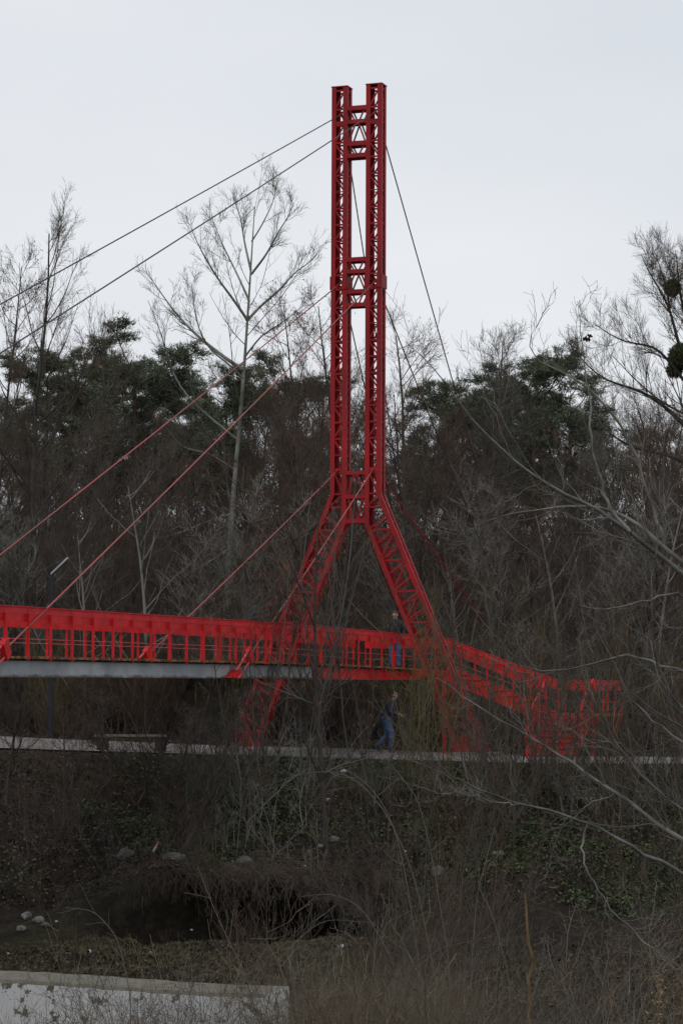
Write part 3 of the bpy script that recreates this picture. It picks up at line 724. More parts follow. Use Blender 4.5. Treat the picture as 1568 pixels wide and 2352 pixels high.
# the wood behind the bridge
VT = [bare_tree(1, 16, .15, 24, 7, 6, 2, bark=M['bark_dark'], twig=M['twig_brown']),
      bare_tree(2, 15, .12, 26, 7, 6, 2, ang=50, up=.06, kind='cone', bark=M['bark_dark'], twig=M['twig_red']),
      bare_tree(3, 13, .12, 24, 7, 6, 2, ang=38, up=.14, t0=.15, bark=M['bark_brown'], twig=M['twig_grey'], stems=2),
      bare_tree(4, 14, .13, 28, 7, 6, 2, ang=55, up=.05, t0=.12, kind='catkin', bark=M['bark_brown'], twig=M['twig_red'])]
PN = [pine(11), pine(12, 14)]
GW = 'bare trees of the wood behind the bridge'
rng = np.random.default_rng(77)
def skyline(X):
    return np.interp(X, [-80, 0, 130, 200, 330, 460, 560, 700, 760, 830, 900, 1000, 1100, 1250, 1330, 1450, 1568, 1700],
                        [860, 870, 900, 930, 900, 900, 870, 820, 830, 800, 850, 900, 960, 1000, 930, 880, 850, 850])
kinds = ['bare dark tree in the mass of the wood behind the bridge', 'bare reddish tree hung with cones in the wood behind the bridge', 'bare grey twiggy two-stemmed tree in the wood behind the bridge', 'bare brown low-branched tree in the wood behind the bridge']
for row, (d0, n, off) in enumerate(((82, 13, 90), (90, 17, 40), (99, 18, 20), (110, 19, 30), (124, 20, 50), (138, 16, 60))):
    for i in range(n):
        Xd = -90 + (1750 / n) * (i + rng.uniform(.1, .9)); k = int(rng.integers(0, 4)); d = d0 + rng.uniform(-4, 4)
        plant(VT[k], 'bare_tree', Xd, skyline(Xd) + off + rng.uniform(0, 150), d, kinds[k], 'tree', GW, sx=.95)
# individuals that stand out
plant(VT[0], 'bare_tree', 78, 525, 84, 'tall bare tree at the left edge rising high above the cables', 'tree', sx=.8)
plant(VT[1], 'bare_tree', -30, 600, 88, 'bare tree cut by the left edge beside the tall one', 'tree', sx=.7)
plant(VT[1], 'bare_tree', 215, 770, 92, 'slender bare tree standing above the left pines', 'tree', sx=.8)
plant(VT[1], 'bare_tree', 722, 690, 90, 'slender cone-bearing tree just left of the tower shaft', 'tree', sx=.75)
plant(VT[1], 'bare_tree', 822, 712, 96, 'dark twiggy tree seen between the two tower shafts', 'tree', sx=.8)
plant(VT[3], 'bare_tree', 925, 765, 88, 'brown catkin-hung tree right of the tower shaft', 'tree', sx=.95)
plant(VT[2], 'bare_tree', 1062, 762, 104, 'pale fine-twigged tree rising left of the right pine', 'tree', sx=.9)
for Xd, tY, d, k, lab in ((165, 850, 112, 0, 'dark pine with flat crown at the left skyline'), (300, 828, 108, 1, 'dark pine with leaning crown nearest the pale poplar on its left'), (430, 940, 116, 0, 'pine half hidden behind the pale poplar'), (640, 880, 118, 1, 'pine behind bare twigs left of the tower'),
                         (235, 880, 114, 0, 'pine between the two front left pines, set a little lower'), (90, 905, 118, 1, 'leftmost low pine behind the tall bare left tree'), (520, 905, 120, 0, 'pine directly behind the pale poplar trunk'), (1180, 940, 122, 1, 'low green pine filling the gap between the right pines'),
                         (1225, 862, 110, 0, 'tall green pine at the right skyline'), (1130, 905, 114, 1, 'green pine left of the tallest right pine'), (1050, 950, 118, 0, 'low pine behind the stay cables right of the tower'), (1320, 930, 118, 1, 'pine right of the tallest right pine, behind bare twigs')):
    plant(PN[k], 'pine_tree', Xd, tY, d, lab, 'pine tree', 'pines on the skyline', sx=1.3)

# traced trees
def traced(d, polys, depths=None, K=14, rng=None, jit=0.):
    """polys: list of ([(X,Y)...], r0, r1, spread) in view coordinates at distance d"""
    Ps, Rs = [], []
    for q in polys:
        pts, r0, r1 = q[0], q[1], q[2]; dd = q[3] if len(q) > 3 else 0.
        W3 = np.array([at(X_, Y_, d + dd * i / (len(pts) - 1) + (q[4] if len(q) > 4 else 0)) for i, (X_, Y_) in enumerate(pts)])
        s = np.concatenate([[0], np.cumsum(np.linalg.norm(np.diff(W3, axis=0), axis=1))]); t = np.linspace(0, s[-1], K)
        # smooth resample (Catmull-like by averaging)
        Wf = np.stack([np.interp(t, s, W3[:, k]) for k in range(3)], -1)
        for _ in range(2): Wf[1:-1] = (Wf[:-2] + 2 * Wf[1:-1] + Wf[2:]) / 4
        if jit: Wf[1:-1] += np.random.default_rng(len(Ps) + 9).normal(size=(K - 2, 3)) * jit
        Ps.append(Wf); Rs.append(np.linspace(r0, r1, K))
    return np.array(Ps), np.array(Rs)
def traced_tree(name, label, d, polys, bark, twig, levels, seed, cat='tree', K=14, extra=None, group=None, jit=0.):
    rng = np.random.default_rng(seed); P, Rr = traced(d, polys, K=K, jit=jit)
    base = P[0, 0].copy(); root = empty(name, base); P = P - base
    sets = []; cur = (P, Rr)
    for kw in levels: cur = grow(rng, *cur, **kw); sets.append(cur)
    link('trunk', tube_mesh('trunk', [(P, Rr)], 8, bark), None, root); link('crown', tube_mesh('crown', sets, 4, twig), None, root)
    tag(root, label, cat, group); return root, sets, base
pb = at(512, 1600, 92); gb = gz(pb.x, pb.y)
Yg = 1560 + (CAMZ - gb) * F / 92
pop = [([(512, Yg), (516, 1480), (530, 1200), (548, 1000), (560, 880), (567, 740), (577, 630), (578, 570), (583, 520), (585, 475)], .15, .016),
       ([(568, 735), (545, 700), (500, 640), (470, 590), (447, 545), (438, 520)], .06, .01, -2), ([(569, 735), (600, 700), (640, 670), (680, 620), (712, 605), (732, 575)], .06, .01, 2),
       ([(558, 850), (500, 810), (440, 760), (395, 710), (362, 660), (340, 630)], .08, .01, 1.5), ([(577, 630), (612, 585), (640, 530), (662, 500), (675, 465)], .05, .01, -1.5),
       ([(576, 620), (562, 560), (553, 500), (545, 480), (535, 450)], .05, .01, 2), ([(572, 690), (545, 630), (510, 560), (497, 525), (485, 495)], .045, .008, 2.5),
       ([(578, 555), (600, 520), (625, 470), (632, 445), (636, 425)], .035, .008, 1), ([(562, 820), (600, 770), (650, 740), (700, 700)], .04, .008, -2),
       ([(545, 1010), (470, 950), (410, 890), (385, 820), (370, 760), (340, 690)], .055, .01, -1), ([(559, 870), (520, 830), (480, 805), (450, 740), (440, 650)], .045, .008, -2),
       ([(540, 1080), (480, 1040), (420, 1030), (380, 980)], .04, .008, -2), ([(532, 1180), (470, 1200), (400, 1230), (330, 1240)], .04, .008, -2.5), ([(526, 1260), (450, 1310), (380, 1320)], .035, .008, -2)]
traced_tree('poplar_tree', 'tall pale-barked bare poplar standing alone left of the tower', 92, pop, M['bark_pale'], M['twig_grey'],
            [dict(n=12, t0=.32, t1=.99, ang=34, av=10, lf=.32, lpow=.45, K=8, wig=.06, up=.12, rf=.38, rmin=.0048, lmin=.8),
             dict(n=7, t0=.15, t1=.98, ang=36, av=10, lf=.38, lpow=.5, K=6, wig=.06, up=.07, rf=.6, rmin=.0038, lmin=.4),
             dict(n=3, t0=.15, t1=.98, ang=38, av=10, lf=.42, lpow=.4, K=4, wig=.07, up=.05, rf=.7, rmin=.0032, lmin=.2)], 21)
pb = at(1640, 1600, 96); Yg = 1560 + (CAMZ - gz(pb.x, pb.y)) * F / 96
rt = [([(1640, Yg), (1632, 1400), (1620, 1150), (1600, 1000), (1585, 880), (1575, 820)], .32, .12), ([(1578, 850), (1555, 784), (1537, 707), (1510, 658), (1485, 620), (1472, 585)], .085, .012, -1), ([(1576, 830), (1572, 730), (1556, 650), (1555, 600), (1550, 575)], .08, .015, 1),
      ([(1590, 900), (1506, 793), (1447, 790), (1402, 772), (1360, 740)], .08, .012, -1.5), ([(1602, 1010), (1530, 935), (1461, 890), (1402, 883), (1350, 845), (1315, 800)], .10, .012, 1), ([(1610, 1080), (1520, 1040), (1450, 1030), (1390, 990), (1340, 940)], .09, .012, -2),
      ([(1618, 1150), (1520, 1150), (1440, 1110), (1370, 1080)], .08, .012, 1), ([(1576, 820), (1600, 700), (1640, 640), (1655, 590)], .09, .012, 0), ([(1590, 900), (1680, 800), (1760, 700)], .09, .012, 0), ([(1606, 1050), (1700, 960), (1800, 850)], .09, .012, 0), ([(1537, 707), (1525, 645), (1512, 605), (1503, 580)], .04, .01, 1), ([(1575, 800), (1600, 670), (1592, 610)], .06, .012, 1)]
traced_tree('bare_tree', 'big dark bare tree carrying mistletoe balls at the right edge', 96, rt, M['bark_dark'], M['twig_brown'],
            [dict(n=16, t0=.15, t1=.96, ang=46, av=12, lf=.42, lpow=.45, K=8, wig=.08, up=.08, rf=.32, rmin=.0055, lmin=1.0),
             dict(n=10, t0=.1, t1=.98, ang=36, av=10, lf=.48, lpow=.4, K=6, wig=.07, up=.08, rf=.6, rmin=.0036, lmin=.5),
             dict(n=6, t0=.1, t1=.98, ang=30, av=10, lf=.55, lpow=.4, K=5, wig=.06, up=.07, rf=.7, rmin=.003, lmin=.35)], 22)
def ball(Xd, Yd, d, r, label, n):
    rng = np.random.default_rng(int(Xd)); p = at(Xd, Yd, d); dirs = norm(rng.normal(size=(260, 3)))
    P = np.zeros((260, 5, 3)); dd = dirs.copy()
    for k in range(1, 5): dd = norm(dd + rng.normal(size=dd.shape) * .25); P[:, k] = P[:, k - 1] + dd * r * .24
    o = link('mistletoe', tube_mesh('mistletoe', [(P, np.full((260, 5), .007))], 3, M['mistletoe']), None); o.location = p
    b_ = norm(rng.normal(size=(n, 3))) * (r * rng.uniform(.45, 1., (n, 1)) ** .6)
    link('leaves', blades('leaves', b_, norm(rng.normal(size=(n, 3))), np.full(n, .10), .045, M['mistletoe'], rng), None, o)
    tag(o, label, 'mistletoe', 'mistletoe balls in the right tree')
ball(1543, 662, 96, .36, 'round dark mistletoe ball, the upper one on the right tree', 1500)
ball(1562, 818, 96, .52, 'largest mistletoe clump low on the right tree at the edge', 3500)
ball(1548, 850, 96.5, .35, 'small mistletoe clump just under the largest one', 1200)

# undergrowth behind the path
SB = [shrub(31, 3.2, 18, 26, 11, 7, twig=M['twig_brown'], wig=.09), shrub(32, 3.0, 20, 30, 10, 7, twig=M['twig_grey'], wig=.11), shrub(33, 3.6, 30, 14, 10, 6, twig=M['twig_olive'], wig=.04, up=.08, ang=22), shrub(34, 3.4, 18, 24, 11, 7, twig=M['twig_red'], wig=.08)]
GB = 'bare shrubs of the thicket behind the path'
kb = ['bare brown shrub in the thicket behind the path', 'bare grey shrub in the thicket behind the path', 'olive upright shrub in the thicket behind the path', 'bare reddish shrub in the thicket behind the path']
for d0, n, h0, h1 in ((76.5, 26, 1.8, 3.6), (79, 28, 2.5, 4.8), (83, 28, 3., 5.5), (88, 26, 4, 6.5), (95, 24, 4.5, 7), (104, 22, 5, 8)):
    for i in range(n):
        Xd = -60 + 1690 / n * (i + rng.uniform(0, 1)); d = d0 + rng.uniform(-1.5, 1.5); p = at(Xd, 1600, d); q = BRM.inverted() @ Vector((p.x, d, 0))
        if -6 < q.x < 8 and -4 < q.y < 6.5: continue
        k = int(rng.choice([0, 1, 2, 3], p=[.35, .25, .08, .32])); place(SB[k], 'bare_shrub', p.x, d, rng.uniform(h0, h1), kb[k], 'shrub', GB, rz=rng.uniform(0, 6.28))
VP = [bare_tree(5, 7, .06, 16, 6, 4, 2, ang=48, up=.09, t0=.12, lf=.5, bark=M['twig_pale'], twig=M['twig_grey'], rmin=.004), bare_tree(6, 7, .05, 14, 6, 4, 2, ang=40, up=.10, t0=.15, lf=.5, bark=M['twig_grey'], twig=M['twig_pale'], rmin=.0035, stems=2)]
for i, (Xd, tY, d, k) in enumerate(((345, 1120, 78, 0), (460, 1180, 77.5, 1), (60, 1180, 79, 1), (200, 1230, 78, 0), (610, 1220, 80, 1), (1060, 1150, 79, 0), (1160, 1200, 78, 1), (1290, 1180, 79, 0), (1400, 1220, 78, 1), (1500, 1150, 79, 0), (930, 1220, 80, 1))):
    plant(VP[k], 'pale_tree', Xd, tY, d, ('pale slender young tree standing in front of the thicket', 'grey two-stemmed young tree standing in front of the thicket')[k], 'tree', 'pale young trees in front of the thicket', sx=1.2)
# far wood closing the view low down: brush and trunks nobody could count
rngf = np.random.default_rng(5); n = 5200; px = rngf.uniform(-34, 34, n); py = rngf.uniform(112, 190, n); pz = ground(px, py); h = rngf.uniform(3, 9, n)
P = np.zeros((n, 6, 3)); P[:, 0] = np.stack([px, py, pz], -1); dd = np.tile([0., 0, 1.], (n, 1))
for k in range(1, 6): dd = norm(dd + rngf.normal(size=dd.shape) * .10); P[:, k] = P[:, k - 1] + dd * (h / 5)[:, None]
Rr = (h * .009)[:, None] * np.linspace(1, .3, 6)[None]; B2 = grow(rngf, P, Rr, 9, .25, .98, 40, 12, .35, .6, 5, .14, .08, .6, .012); B3 = grow(rngf, *B2, 3, .1, .98, 40, 12, .5, .5, 4, .14, .05, .7, .010)
fo = link('far_wood', tube_mesh('far_wood', [(P, Rr), B2, B3], 3, M['twig_brown']), None); tag(fo, 'distant brown brush covering the rising ground behind the trees', 'wood', kind='stuff')


# ------------------------------------------------------------ far bank: bushes, saplings, litter
SS = [shrub(35, 3.2, 9, 22, 8, 4, twig=M['twig_brown'], wig=.08, r=.012, rmin=.0028), shrub(36, 3.2, 8, 26, 8, 4, twig=M['twig_grey'], wig=.09, r=.012, rmin=.0028), shrub(37, 3.6, 14, 14, 7, 4, twig=M['twig_olive'], wig=.05, up=.05, ang=26, r=.012, rmin=.0028), shrub(38, 3.4, 9, 24, 8, 4, twig=M['twig_red'], wig=.08, rmin=.0028)]
GS = 'bare shrubs on the far bank slope'
ks = ['bare brown shrub on the far bank slope below the path', 'bare grey shrub on the far bank slope below the path', 'olive upright shrub on the far bank slope below the path', 'bare reddish shrub on the far bank slope below the path']
rng = np.random.default_rng(99)
for i in range(62):
    Xd = rng.uniform(330, 1640) if rng.random() < .85 else rng.uniform(-40, 330); d = rng.uniform(54.5, 62.5) if i < 40 else rng.uniform(39, 50)
    if i >= 40 and Xd < 560: Xd += 600
    p = at(Xd, 1700, d); k = int(rng.choice([0, 1, 3])); place(SS[k], 'bare_shrub', p.x, d, rng.uniform(1.6, 3.4) if Xd > 700 else rng.uniform(1.2, 2.4), ks[k], 'shrub', GS, rz=rng.uniform(0, 6.28))
for Xd, tY, d, k in ((1010, 1290, 62.3, 2), (1120, 1240, 61.5, 1), (1150, 1330, 62.2, 2), (1250, 1300, 61.8, 1), (1330, 1290, 62, 3), (1430, 1250, 61.5, 1), (1520, 1200, 62, 3), (960, 1420, 60.5, 2), (1380, 1180, 60.8, 1), (1120, 1420, 59, 1), (1190, 1400, 60, 3), (1240, 1450, 58.5, 3), (1300, 1430, 59.5, 1), (1350, 1400, 60.4, 2), (1420, 1430, 58.8, 1), (1480, 1380, 59.6, 3), (1550, 1420, 60.3, 1), (1210, 1340, 62.3, 1), (1170, 1480, 57.5, 1)):
    plant(SS[k], 'willow_shrub', Xd, tY, d, 'upright bare shrub of thin shoots veiling the stairs and right tower leg', 'shrub', 'shrubs veiling the stairs', sx=.9)
AL = [shrub(41, 6.5, 4, 9, 12, 5, twig=M['twig_grey'], wig=.05, up=.05, r=.035, kind='catkin', base_r=.25, ang=34, K=14), shrub(42, 6, 4, 12, 12, 5, twig=M['twig_grey'], wig=.06, up=.05, r=.03, kind='catkin', base_r=.3, ang=36, K=14)]
for Xd, tY, d, k in ((640, 1090, 60.5, 0), (550, 1200, 59.5, 1), (700, 1150, 62, 1), (480, 1400, 60, 0), (810, 1230, 61, 0), (600, 1330, 57.5, 1), (420, 1500, 59.5, 1)):
    plant(AL[k], 'alder_shrub', Xd, tY, d, 'multi-stemmed bare alder hung with orange catkins in front of the bridge', 'shrub', 'catkin-hung alders in front of the bridge', sx=.9)
Yg = 1560 + (CAMZ - gz(at(738, 1900, 56).x, 56)) * F / 56
traced_tree('alder_tree', 'slim dark alder whose single straight trunk crosses the bridge left of centre', 56, [([(752, Yg), (744, 1850), (730, 1650), (722, 1500), (722, 1350), (730, 1200), (738, 1080)], .07, .012), ([(738, 1800), (700, 1700), (650, 1640)], .025, .006, -1), ([(724, 1560), (770, 1480), (800, 1400), (815, 1330)], .022, .006, 1), ([(722, 1440), (690, 1350), (660, 1280)], .02, .006, -1), ([(723, 1320), (760, 1240), (790, 1190)], .018, .006, 1)],
    M['bark_dark'], M['twig_grey'], [dict(n=12, t0=.2, t1=.98, ang=45, av=12, lf=.22, lpow=.5, K=7, wig=.10, up=.05, rf=.5, rmin=.004, lmin=.4), dict(n=6, t0=.1, t1=.98, ang=38, lf=.45, K=5, wig=.1, up=.03, rf=.6, rmin=.003, lmin=.2)], 43)
for i in range(26):
    Xd = rng.uniform(-60, 620); d = rng.uniform(50.5, 62.3); p = at(Xd, 1700, d); k = int(rng.choice([0, 1, 3])); place(SS[k], 'bare_shrub', p.x, d, rng.uniform(.9, 2.0), ks[k], 'shrub', GS, rz=rng.uniform(0, 6.28))
GT = 'dark trees on the left of the far bank'
for j, (Xd, d, tY, k, lab) in enumerate(((318, 60, 1560, 2, 'dark branching tree below the girder in front of the bench'), (235, 61.5, 1600, 3, 'dark low tree at the path edge left of the bench'), (20, 60, 1560, 0, 'dark low tree on the bank at the left edge'), (150, 58, 1640, 3, 'dark low bushy tree on the slope left of centre'), (420, 56, 1600, 2, 'dark leaning tree low on the left slope'))):
    plant(VT[k], 'bare_tree', Xd, tY, d, lab, 'tree', GT, sx=1.8)

SW = [shrub(45, 4, 6, 18, 9, 5, twig=M['twig_pale'], wig=.10, up=.03, r=.017, rmin=.0032, ang=38), shrub(46, 4, 5, 24, 9, 5, twig=M['twig_pale'], wig=.12, up=.02, r=.017, rmin=.0032, ang=42)]
for i, (Xd, tY, d) in enumerate(((520, 1480, 60.5), (590, 1530, 59), (455, 1600, 59.8), (670, 1560, 58.5), (560, 1700, 56.8), (640, 1760, 55.8), (480, 1780, 56.5), (735, 1640, 60.2), (700, 1850, 54.9), (1060, 1560, 60.4), (905, 1610, 61.2), (860, 1650, 60.3), (1290, 1600, 59.2), (1440, 1640, 58.6))):
    plant(SW[i % 2], 'pale_shrub', Xd, tY, d, 'open pale-twigged shrub standing on the far bank in front of the bridge', 'shrub', 'pale open shrubs on the far bank', sx=1.0)
# leaf litter, ivy and small stones on the slope
def litter(name, label, n, xr, yr, size, m, seed, lift=.03, mask=None, cat='ground cover'):
    rng = np.random.default_rng(seed); x = rng.uniform(*xr, n); y = rng.uniform(*yr, n)
    if mask is not None: k = mask(x, y, rng); x, y = x[k], y[k]; n = len(x)
    z = (ground(x, y) if yr[1] != 56.4 else ground(x, 55.2 + np.maximum(y - 55.2, 0)) - .03) + rng.uniform(0, lift, n); c = np.stack([x, y, z], -1); a = norm(rng.normal(size=(n, 3)) * np.array([1, 1, .6])); b = norm(np.cross(a, rng.normal(size=(n, 3)))); s = (size * rng.uniform(.5, 1.3, n))[:, None]
    V_ = np.stack([c - a * s, c - b * s * .6, c + a * s, c + b * s * .6], 1).reshape(-1, 3)
    o = link(name, np_mesh(name, V_, np.arange(4 * n).reshape(n, 4), 4), m); tag(o, label, cat, kind='stuff'); return o
LT = mat('dead_leaves', (.016, .011, .008), (.10, .075, .055), 1, .85, island=True, c3=(.028, .020, .015)); IV = mat('ivy_leaves', (.020, .038, .012), (.080, .112, .038), 1, .6, island=True)
GR = mat('grass_blades', (.05, .05, .022), (.17, .14, .08), 1, .8, island=True)
notpath = lambda x, y: (y < 63.0) | (y > 75.5)
litter('leaf_litter', 'brown dead leaves scattered over the bank', 90000, (-13, 13), (37, 63.2), .045, LT, 51, .05, lambda x, y, r: (y > 54) | (y < 50.5))
litter('leaf_litter', 'brown dead leaves on the woodland floor behind the path', 30000, (-17, 17), (74.5, 100), .07, LT, 52, .05)
litter('ivy_cover', 'low green ivy covering the right part of the bank below the path', 60000, (-9, 12), (54, 63.1), .045, IV, 53, .13, lambda x, y, r: (vnoise(x, y, .6) + .35 * vnoise(x, y, 2.1) + .11 * x + .02 + .25 * (y > 61.5) > r.uniform(-.3, .5, len(x))))
def grass(name, label, n, xr, yr, L, wd, m, seed, mask=None):
    rng = np.random.default_rng(seed); x = rng.uniform(*xr, n); y = rng.uniform(*yr, n)
    if mask is not None: k = mask(x, y, rng); x, y = x[k], y[k]; n = len(x)
    d = norm(np.stack([rng.normal(size=n) * .5, rng.normal(size=n) * .5, np.ones(n)], -1))
    o = link(name, blades(name, np.stack([x, y, ground(x, y) - .01], -1), d, L * rng.uniform(.5, 1.2, n), wd, m, rng), None); tag(o, label, 'grass', kind='stuff'); return o
grass('grass', 'short mossy grass on the flat ground by the stream', 110000, (-9, 4), (37, 51.8), .09, .022, GR, 61, lambda x, y, r: vnoise(x, y, .8) > r.uniform(-1.3, .5, len(x)))
grass('grass', 'short green grass along the path edge', 26000, (-3, 11), (61.0, 63.5), .14, .02, mat('green_grass', (.035, .05, .015), (.08, .10, .035), 1, .8, island=True), 62)

litter('leaf_litter', 'brown dead leaves on the ledge above the stream', 6000, (-4.4, .2), (53.0, 56.4), .05, LT, 54, .02, lambda x, y, r: np.ones(len(x), bool))
rng = np.random.default_rng(55); n = 600; x = rng.uniform(-4.4, .8, n); P = np.zeros((n, 6, 3)); P[:, 0] = np.stack([x, rng.uniform(52.7, 53.6, n), np.full(n, -2.0)], -1); dd = norm(np.stack([rng.normal(size=n) * .5, -.5 + rng.normal(size=n) * .3, rng.normal(size=n) * .4 + .1], -1))
for k in range(1, 6): dd = norm(dd + rng.normal(size=dd.shape) * .22 + np.array([0, 0, -.16])); P[:, k] = P[:, k - 1] + dd * (rng.uniform(.3, 1.3, n) / 5)[:, None]
Rr = np.full((n, 6), .006); B2 = grow(rng, P, Rr, 4, .2, .95, 40, 12, .45, .5, 5, .15, -.03, .6, .003)
tag(link('root_fringe', tube_mesh('root_fringe', [(P, Rr), B2], 3, M['twig_brown']), None), 'tangle of dead roots and brush hanging over the ledge above the stream', 'brush', kind='stuff')
# stones and litter
def rock(Xd, Yd, d, s, label, m, name='stone', cat='stone', seed=0, flat=.6, group='pale stones on the far bank'):
    rng = np.random.default_rng(seed + int(Xd)); p = at(Xd, Yd, d)
    import bmesh
    bm = bmesh.new(); bmesh.ops.create_icosphere(bm, subdivisions=2, radius=1.0)
    for v in bm.verts:
        n_ = v.co.normalized(); q = 1 + .22 * math.sin(3 * n_.x + seed) * math.cos(2.5 * n_.y + seed * 2) + rng.uniform(-.09, .09)
        v.co = Vector((n_.x * s * q, n_.y * s * .8 * q, n_.z * s * flat * q))
    me_ = bpy.data.meshes.new(name); bm.to_mesh(me_); bm.free()
    o = link(name, me_, m); o.location = (p.x, p.y, gz(p.x, p.y) + s * flat * .35); o.rotation_euler = (0, 0, rng.uniform(0, 3)); tag(o, label, cat, group); return o
def dist_for(Xd, Yd):
    for d in np.arange(38, 64, .15):
        p = at(Xd, Yd, d)
        if p.z < gz(p.x, d): return d
    return 60
ST = mat('pale_stone', (.11, .105, .095), (.27, .255, .23), 6, .9, bump=.5); WH = mat('white_litter', (.45, .46, .47), (.6, .6, .6), 8, .6); SD = mat('dark_stone', (.07, .068, .062), (.13, .125, .115), 4, .95, bump=.5)
for i, (Xd, Yd, s, m_, lab) in enumerate(((788, 1776, .11, WH, 'white rounded stone on the ivy slope just under the path'), (754, 1840, .07, WH, 'small white stone on the slope behind the slim alder'), (812, 1806, .06, ST, 'small tan stone right of the white one under the path'), (768, 1935, .14, ST, 'pale broken stone low on the slope by the slim alder'), (738, 1952, .10, ST, 'pale stone left of the broken one by the slim alder'),
      (62, 2112, .16, ST, 'pale stone, left one of the heap by the stream'), (88, 2117, .14, ST, 'pale stone, right one of the heap by the stream'), (105, 2132, .11, SD, 'dark stone at the foot of the heap by the stream'), (50, 2136, .12, ST, 'flat pale stone in front of the heap by the stream'),
      (1005, 2015, .22, ST, 'large mottled stone low on the right slope'), (1140, 1970, .16, ST, 'tan stone on the right slope behind the canes'), (1040, 1885, .12, ST, 'pale stone halfway up the right slope'), (205, 2190, .06, WH, 'small white scrap on the mossy ground'), (345, 2193, .07, ST, 'small pale stone on the mossy ground'), (785, 2178, .07, WH, 'white scrap beside the dark stump'),
      (400, 1985, .26, SD, 'flat dark slab on the ledge above the stream'), (290, 1972, .26, SD, 'dark block on the ledge left of the slab'), (560, 1990, .24, SD, 'dark boulder on the ledge above the stream, right of the slab'))):
    rock(Xd, Yd, dist_for(Xd, Yd), s, lab, m_, seed=i)
for i, (Xd, Yd) in enumerate(((640, 1905), (700, 1990), (765, 1802), (1012, 1880), (18, 2192), (545, 2105), (620, 2120), (905, 1790), (130, 2120), (440, 2150), (930, 1960), (860, 1850))):
    rock(Xd, Yd, dist_for(Xd, Yd), .035, 'tiny white scrap of litter on the far bank', WH, 'litter_scrap', 'litter', seed=i, group='white scraps on the far bank')
d = dist_for(352, 1966); p = at(352, 1966, d)
bt = empty('plastic_bottle', (p.x, p.y, gz(p.x, p.y) + .05)); bt.rotation_euler = (0, R_(30), R_(20)); bt.scale = (.75, .75, .75); tag(bt, 'white plastic bottle with an orange cap lying on the dark ledge', 'bottle')
m = MB(); m.tube([(0, 0, 0), (0, 0, .02), (0, 0, .2), (0, 0, .25), (0, 0, .28)], .05, 10, .02); m.build('bottle_body', WH, bt, True)
m = MB(); m.tube([(0, 0, .275), (0, 0, .35)], .05, 10); m.build('cap', mat('orange_plastic', (.55, .10, .03), rough=.5), bt)

# ------------------------------------------------------------ near side: concrete wall, dry plants, overhanging tree
DW = 14.0
wl = MB(); a = at(-160, 2264, DW + .62); b2 = at(611, 2281, DW); 
aT, bT = Vector((a.x, a.y, 0)), Vector((b2.x, b2.y, 0)); zw = b2.z
di = (bT - aT).normalized(); nn = Vector((-di.y, di.x, 0)); th = .42; A0 = aT - di * 3
rad = .035; prof = []
rngw = np.random.default_rng(8)
nseg = 60; L = (bT - A0).length
rows = []
for i in range(nseg + 1):
    s_ = L * i / nseg; p = A0 + di * s_; ring = []
    ztp = zw + (aT - bT).length * 0 + .012 * math.sin(s_ * 2.3) + rngw.uniform(-.003, .003)
    for off, z_ in ((0, -2.6 - zw), (0, -.25), (-.004, -.02), (.015 + rngw.uniform(-.004, .004), 0), (th - .02, .0), (th, -.03), (th, -2.6 - zw)):
        ring.append((p.x + nn.x * off, p.y + nn.y * off, ztp + z_))
    rows += ring
Wm = MB(); k = 7
fw = [(i * k + j, (i + 1) * k + j, (i + 1) * k + (j + 1) % k, i * k + (j + 1) % k) for i in range(nseg) for j in range(k)]
Wm.add(rows, fw + [tuple(range(k)), tuple(range(nseg * k, nseg * k + k))[::-1]])
wm = bpy.data.materials.new('flaking_paint'); wm.use_nodes = True; t = wm.node_tree; b = t.nodes['Principled BSDF']; b.inputs['Roughness'].default_value = .85
co = t.nodes.new('ShaderNodeTexCoord')
n1 = noise(8, 10, .66); r1 = ramp(n1.outputs['Fac'], [(.585, (0, 0, 0)), (.595, (1, 1, 1))])
n2 = noise(1.1, 5); r2 = ramp(n2.outputs['Fac'], [(.3, (.42, .425, .43)), (.7, (.56, .56, .555))])
n3 = noise(14, 6); r3 = ramp(n3.outputs['Fac'], [(.3, (.075, .066, .05)), (.7, (.15, .135, .10))])
gg = t.nodes.new('ShaderNodeNewGeometry'); sx = t.nodes.new('ShaderNodeSeparateXYZ'); t.links.new(gg.outputs['True Normal'], sx.inputs[0])
mr = t.nodes.new('ShaderNodeMapRange'); mr.inputs['From Min'].default_value = .3; mr.inputs['From Max'].default_value = .6; t.links.new(sx.outputs['Z'], mr.inputs['Value'])
mxm = t.nodes.new('ShaderNodeMath'); mxm.operation = 'MAXIMUM'; t.links.new(mr.outputs[0], mxm.inputs[0]); t.links.new(r1.outputs[0], mxm.inputs[1])
mx1 = t.nodes.new('ShaderNodeMix'); mx1.data_type = 'RGBA'; t.links.new(mxm.outputs[0], mx1.inputs[0]); t.links.new(r2.outputs[0], mx1.inputs[6]); t.links.new(r3.outputs[0], mx1.inputs[7])
t.links.new(mx1.outputs[2], b.inputs['Base Color'])
bn = t.nodes.new('ShaderNodeBump'); bn.inputs['Strength'].default_value = .5; bn.inputs['Distance'].default_value = .004; t.links.new(n1.outputs['Fac'], bn.inputs['Height']); t.links.new(bn.outputs[0], b.inputs['Normal'])
tag(Wm.build('concrete_wall', wm), 'low concrete wall with flaking white paint at the bottom left', 'wall')

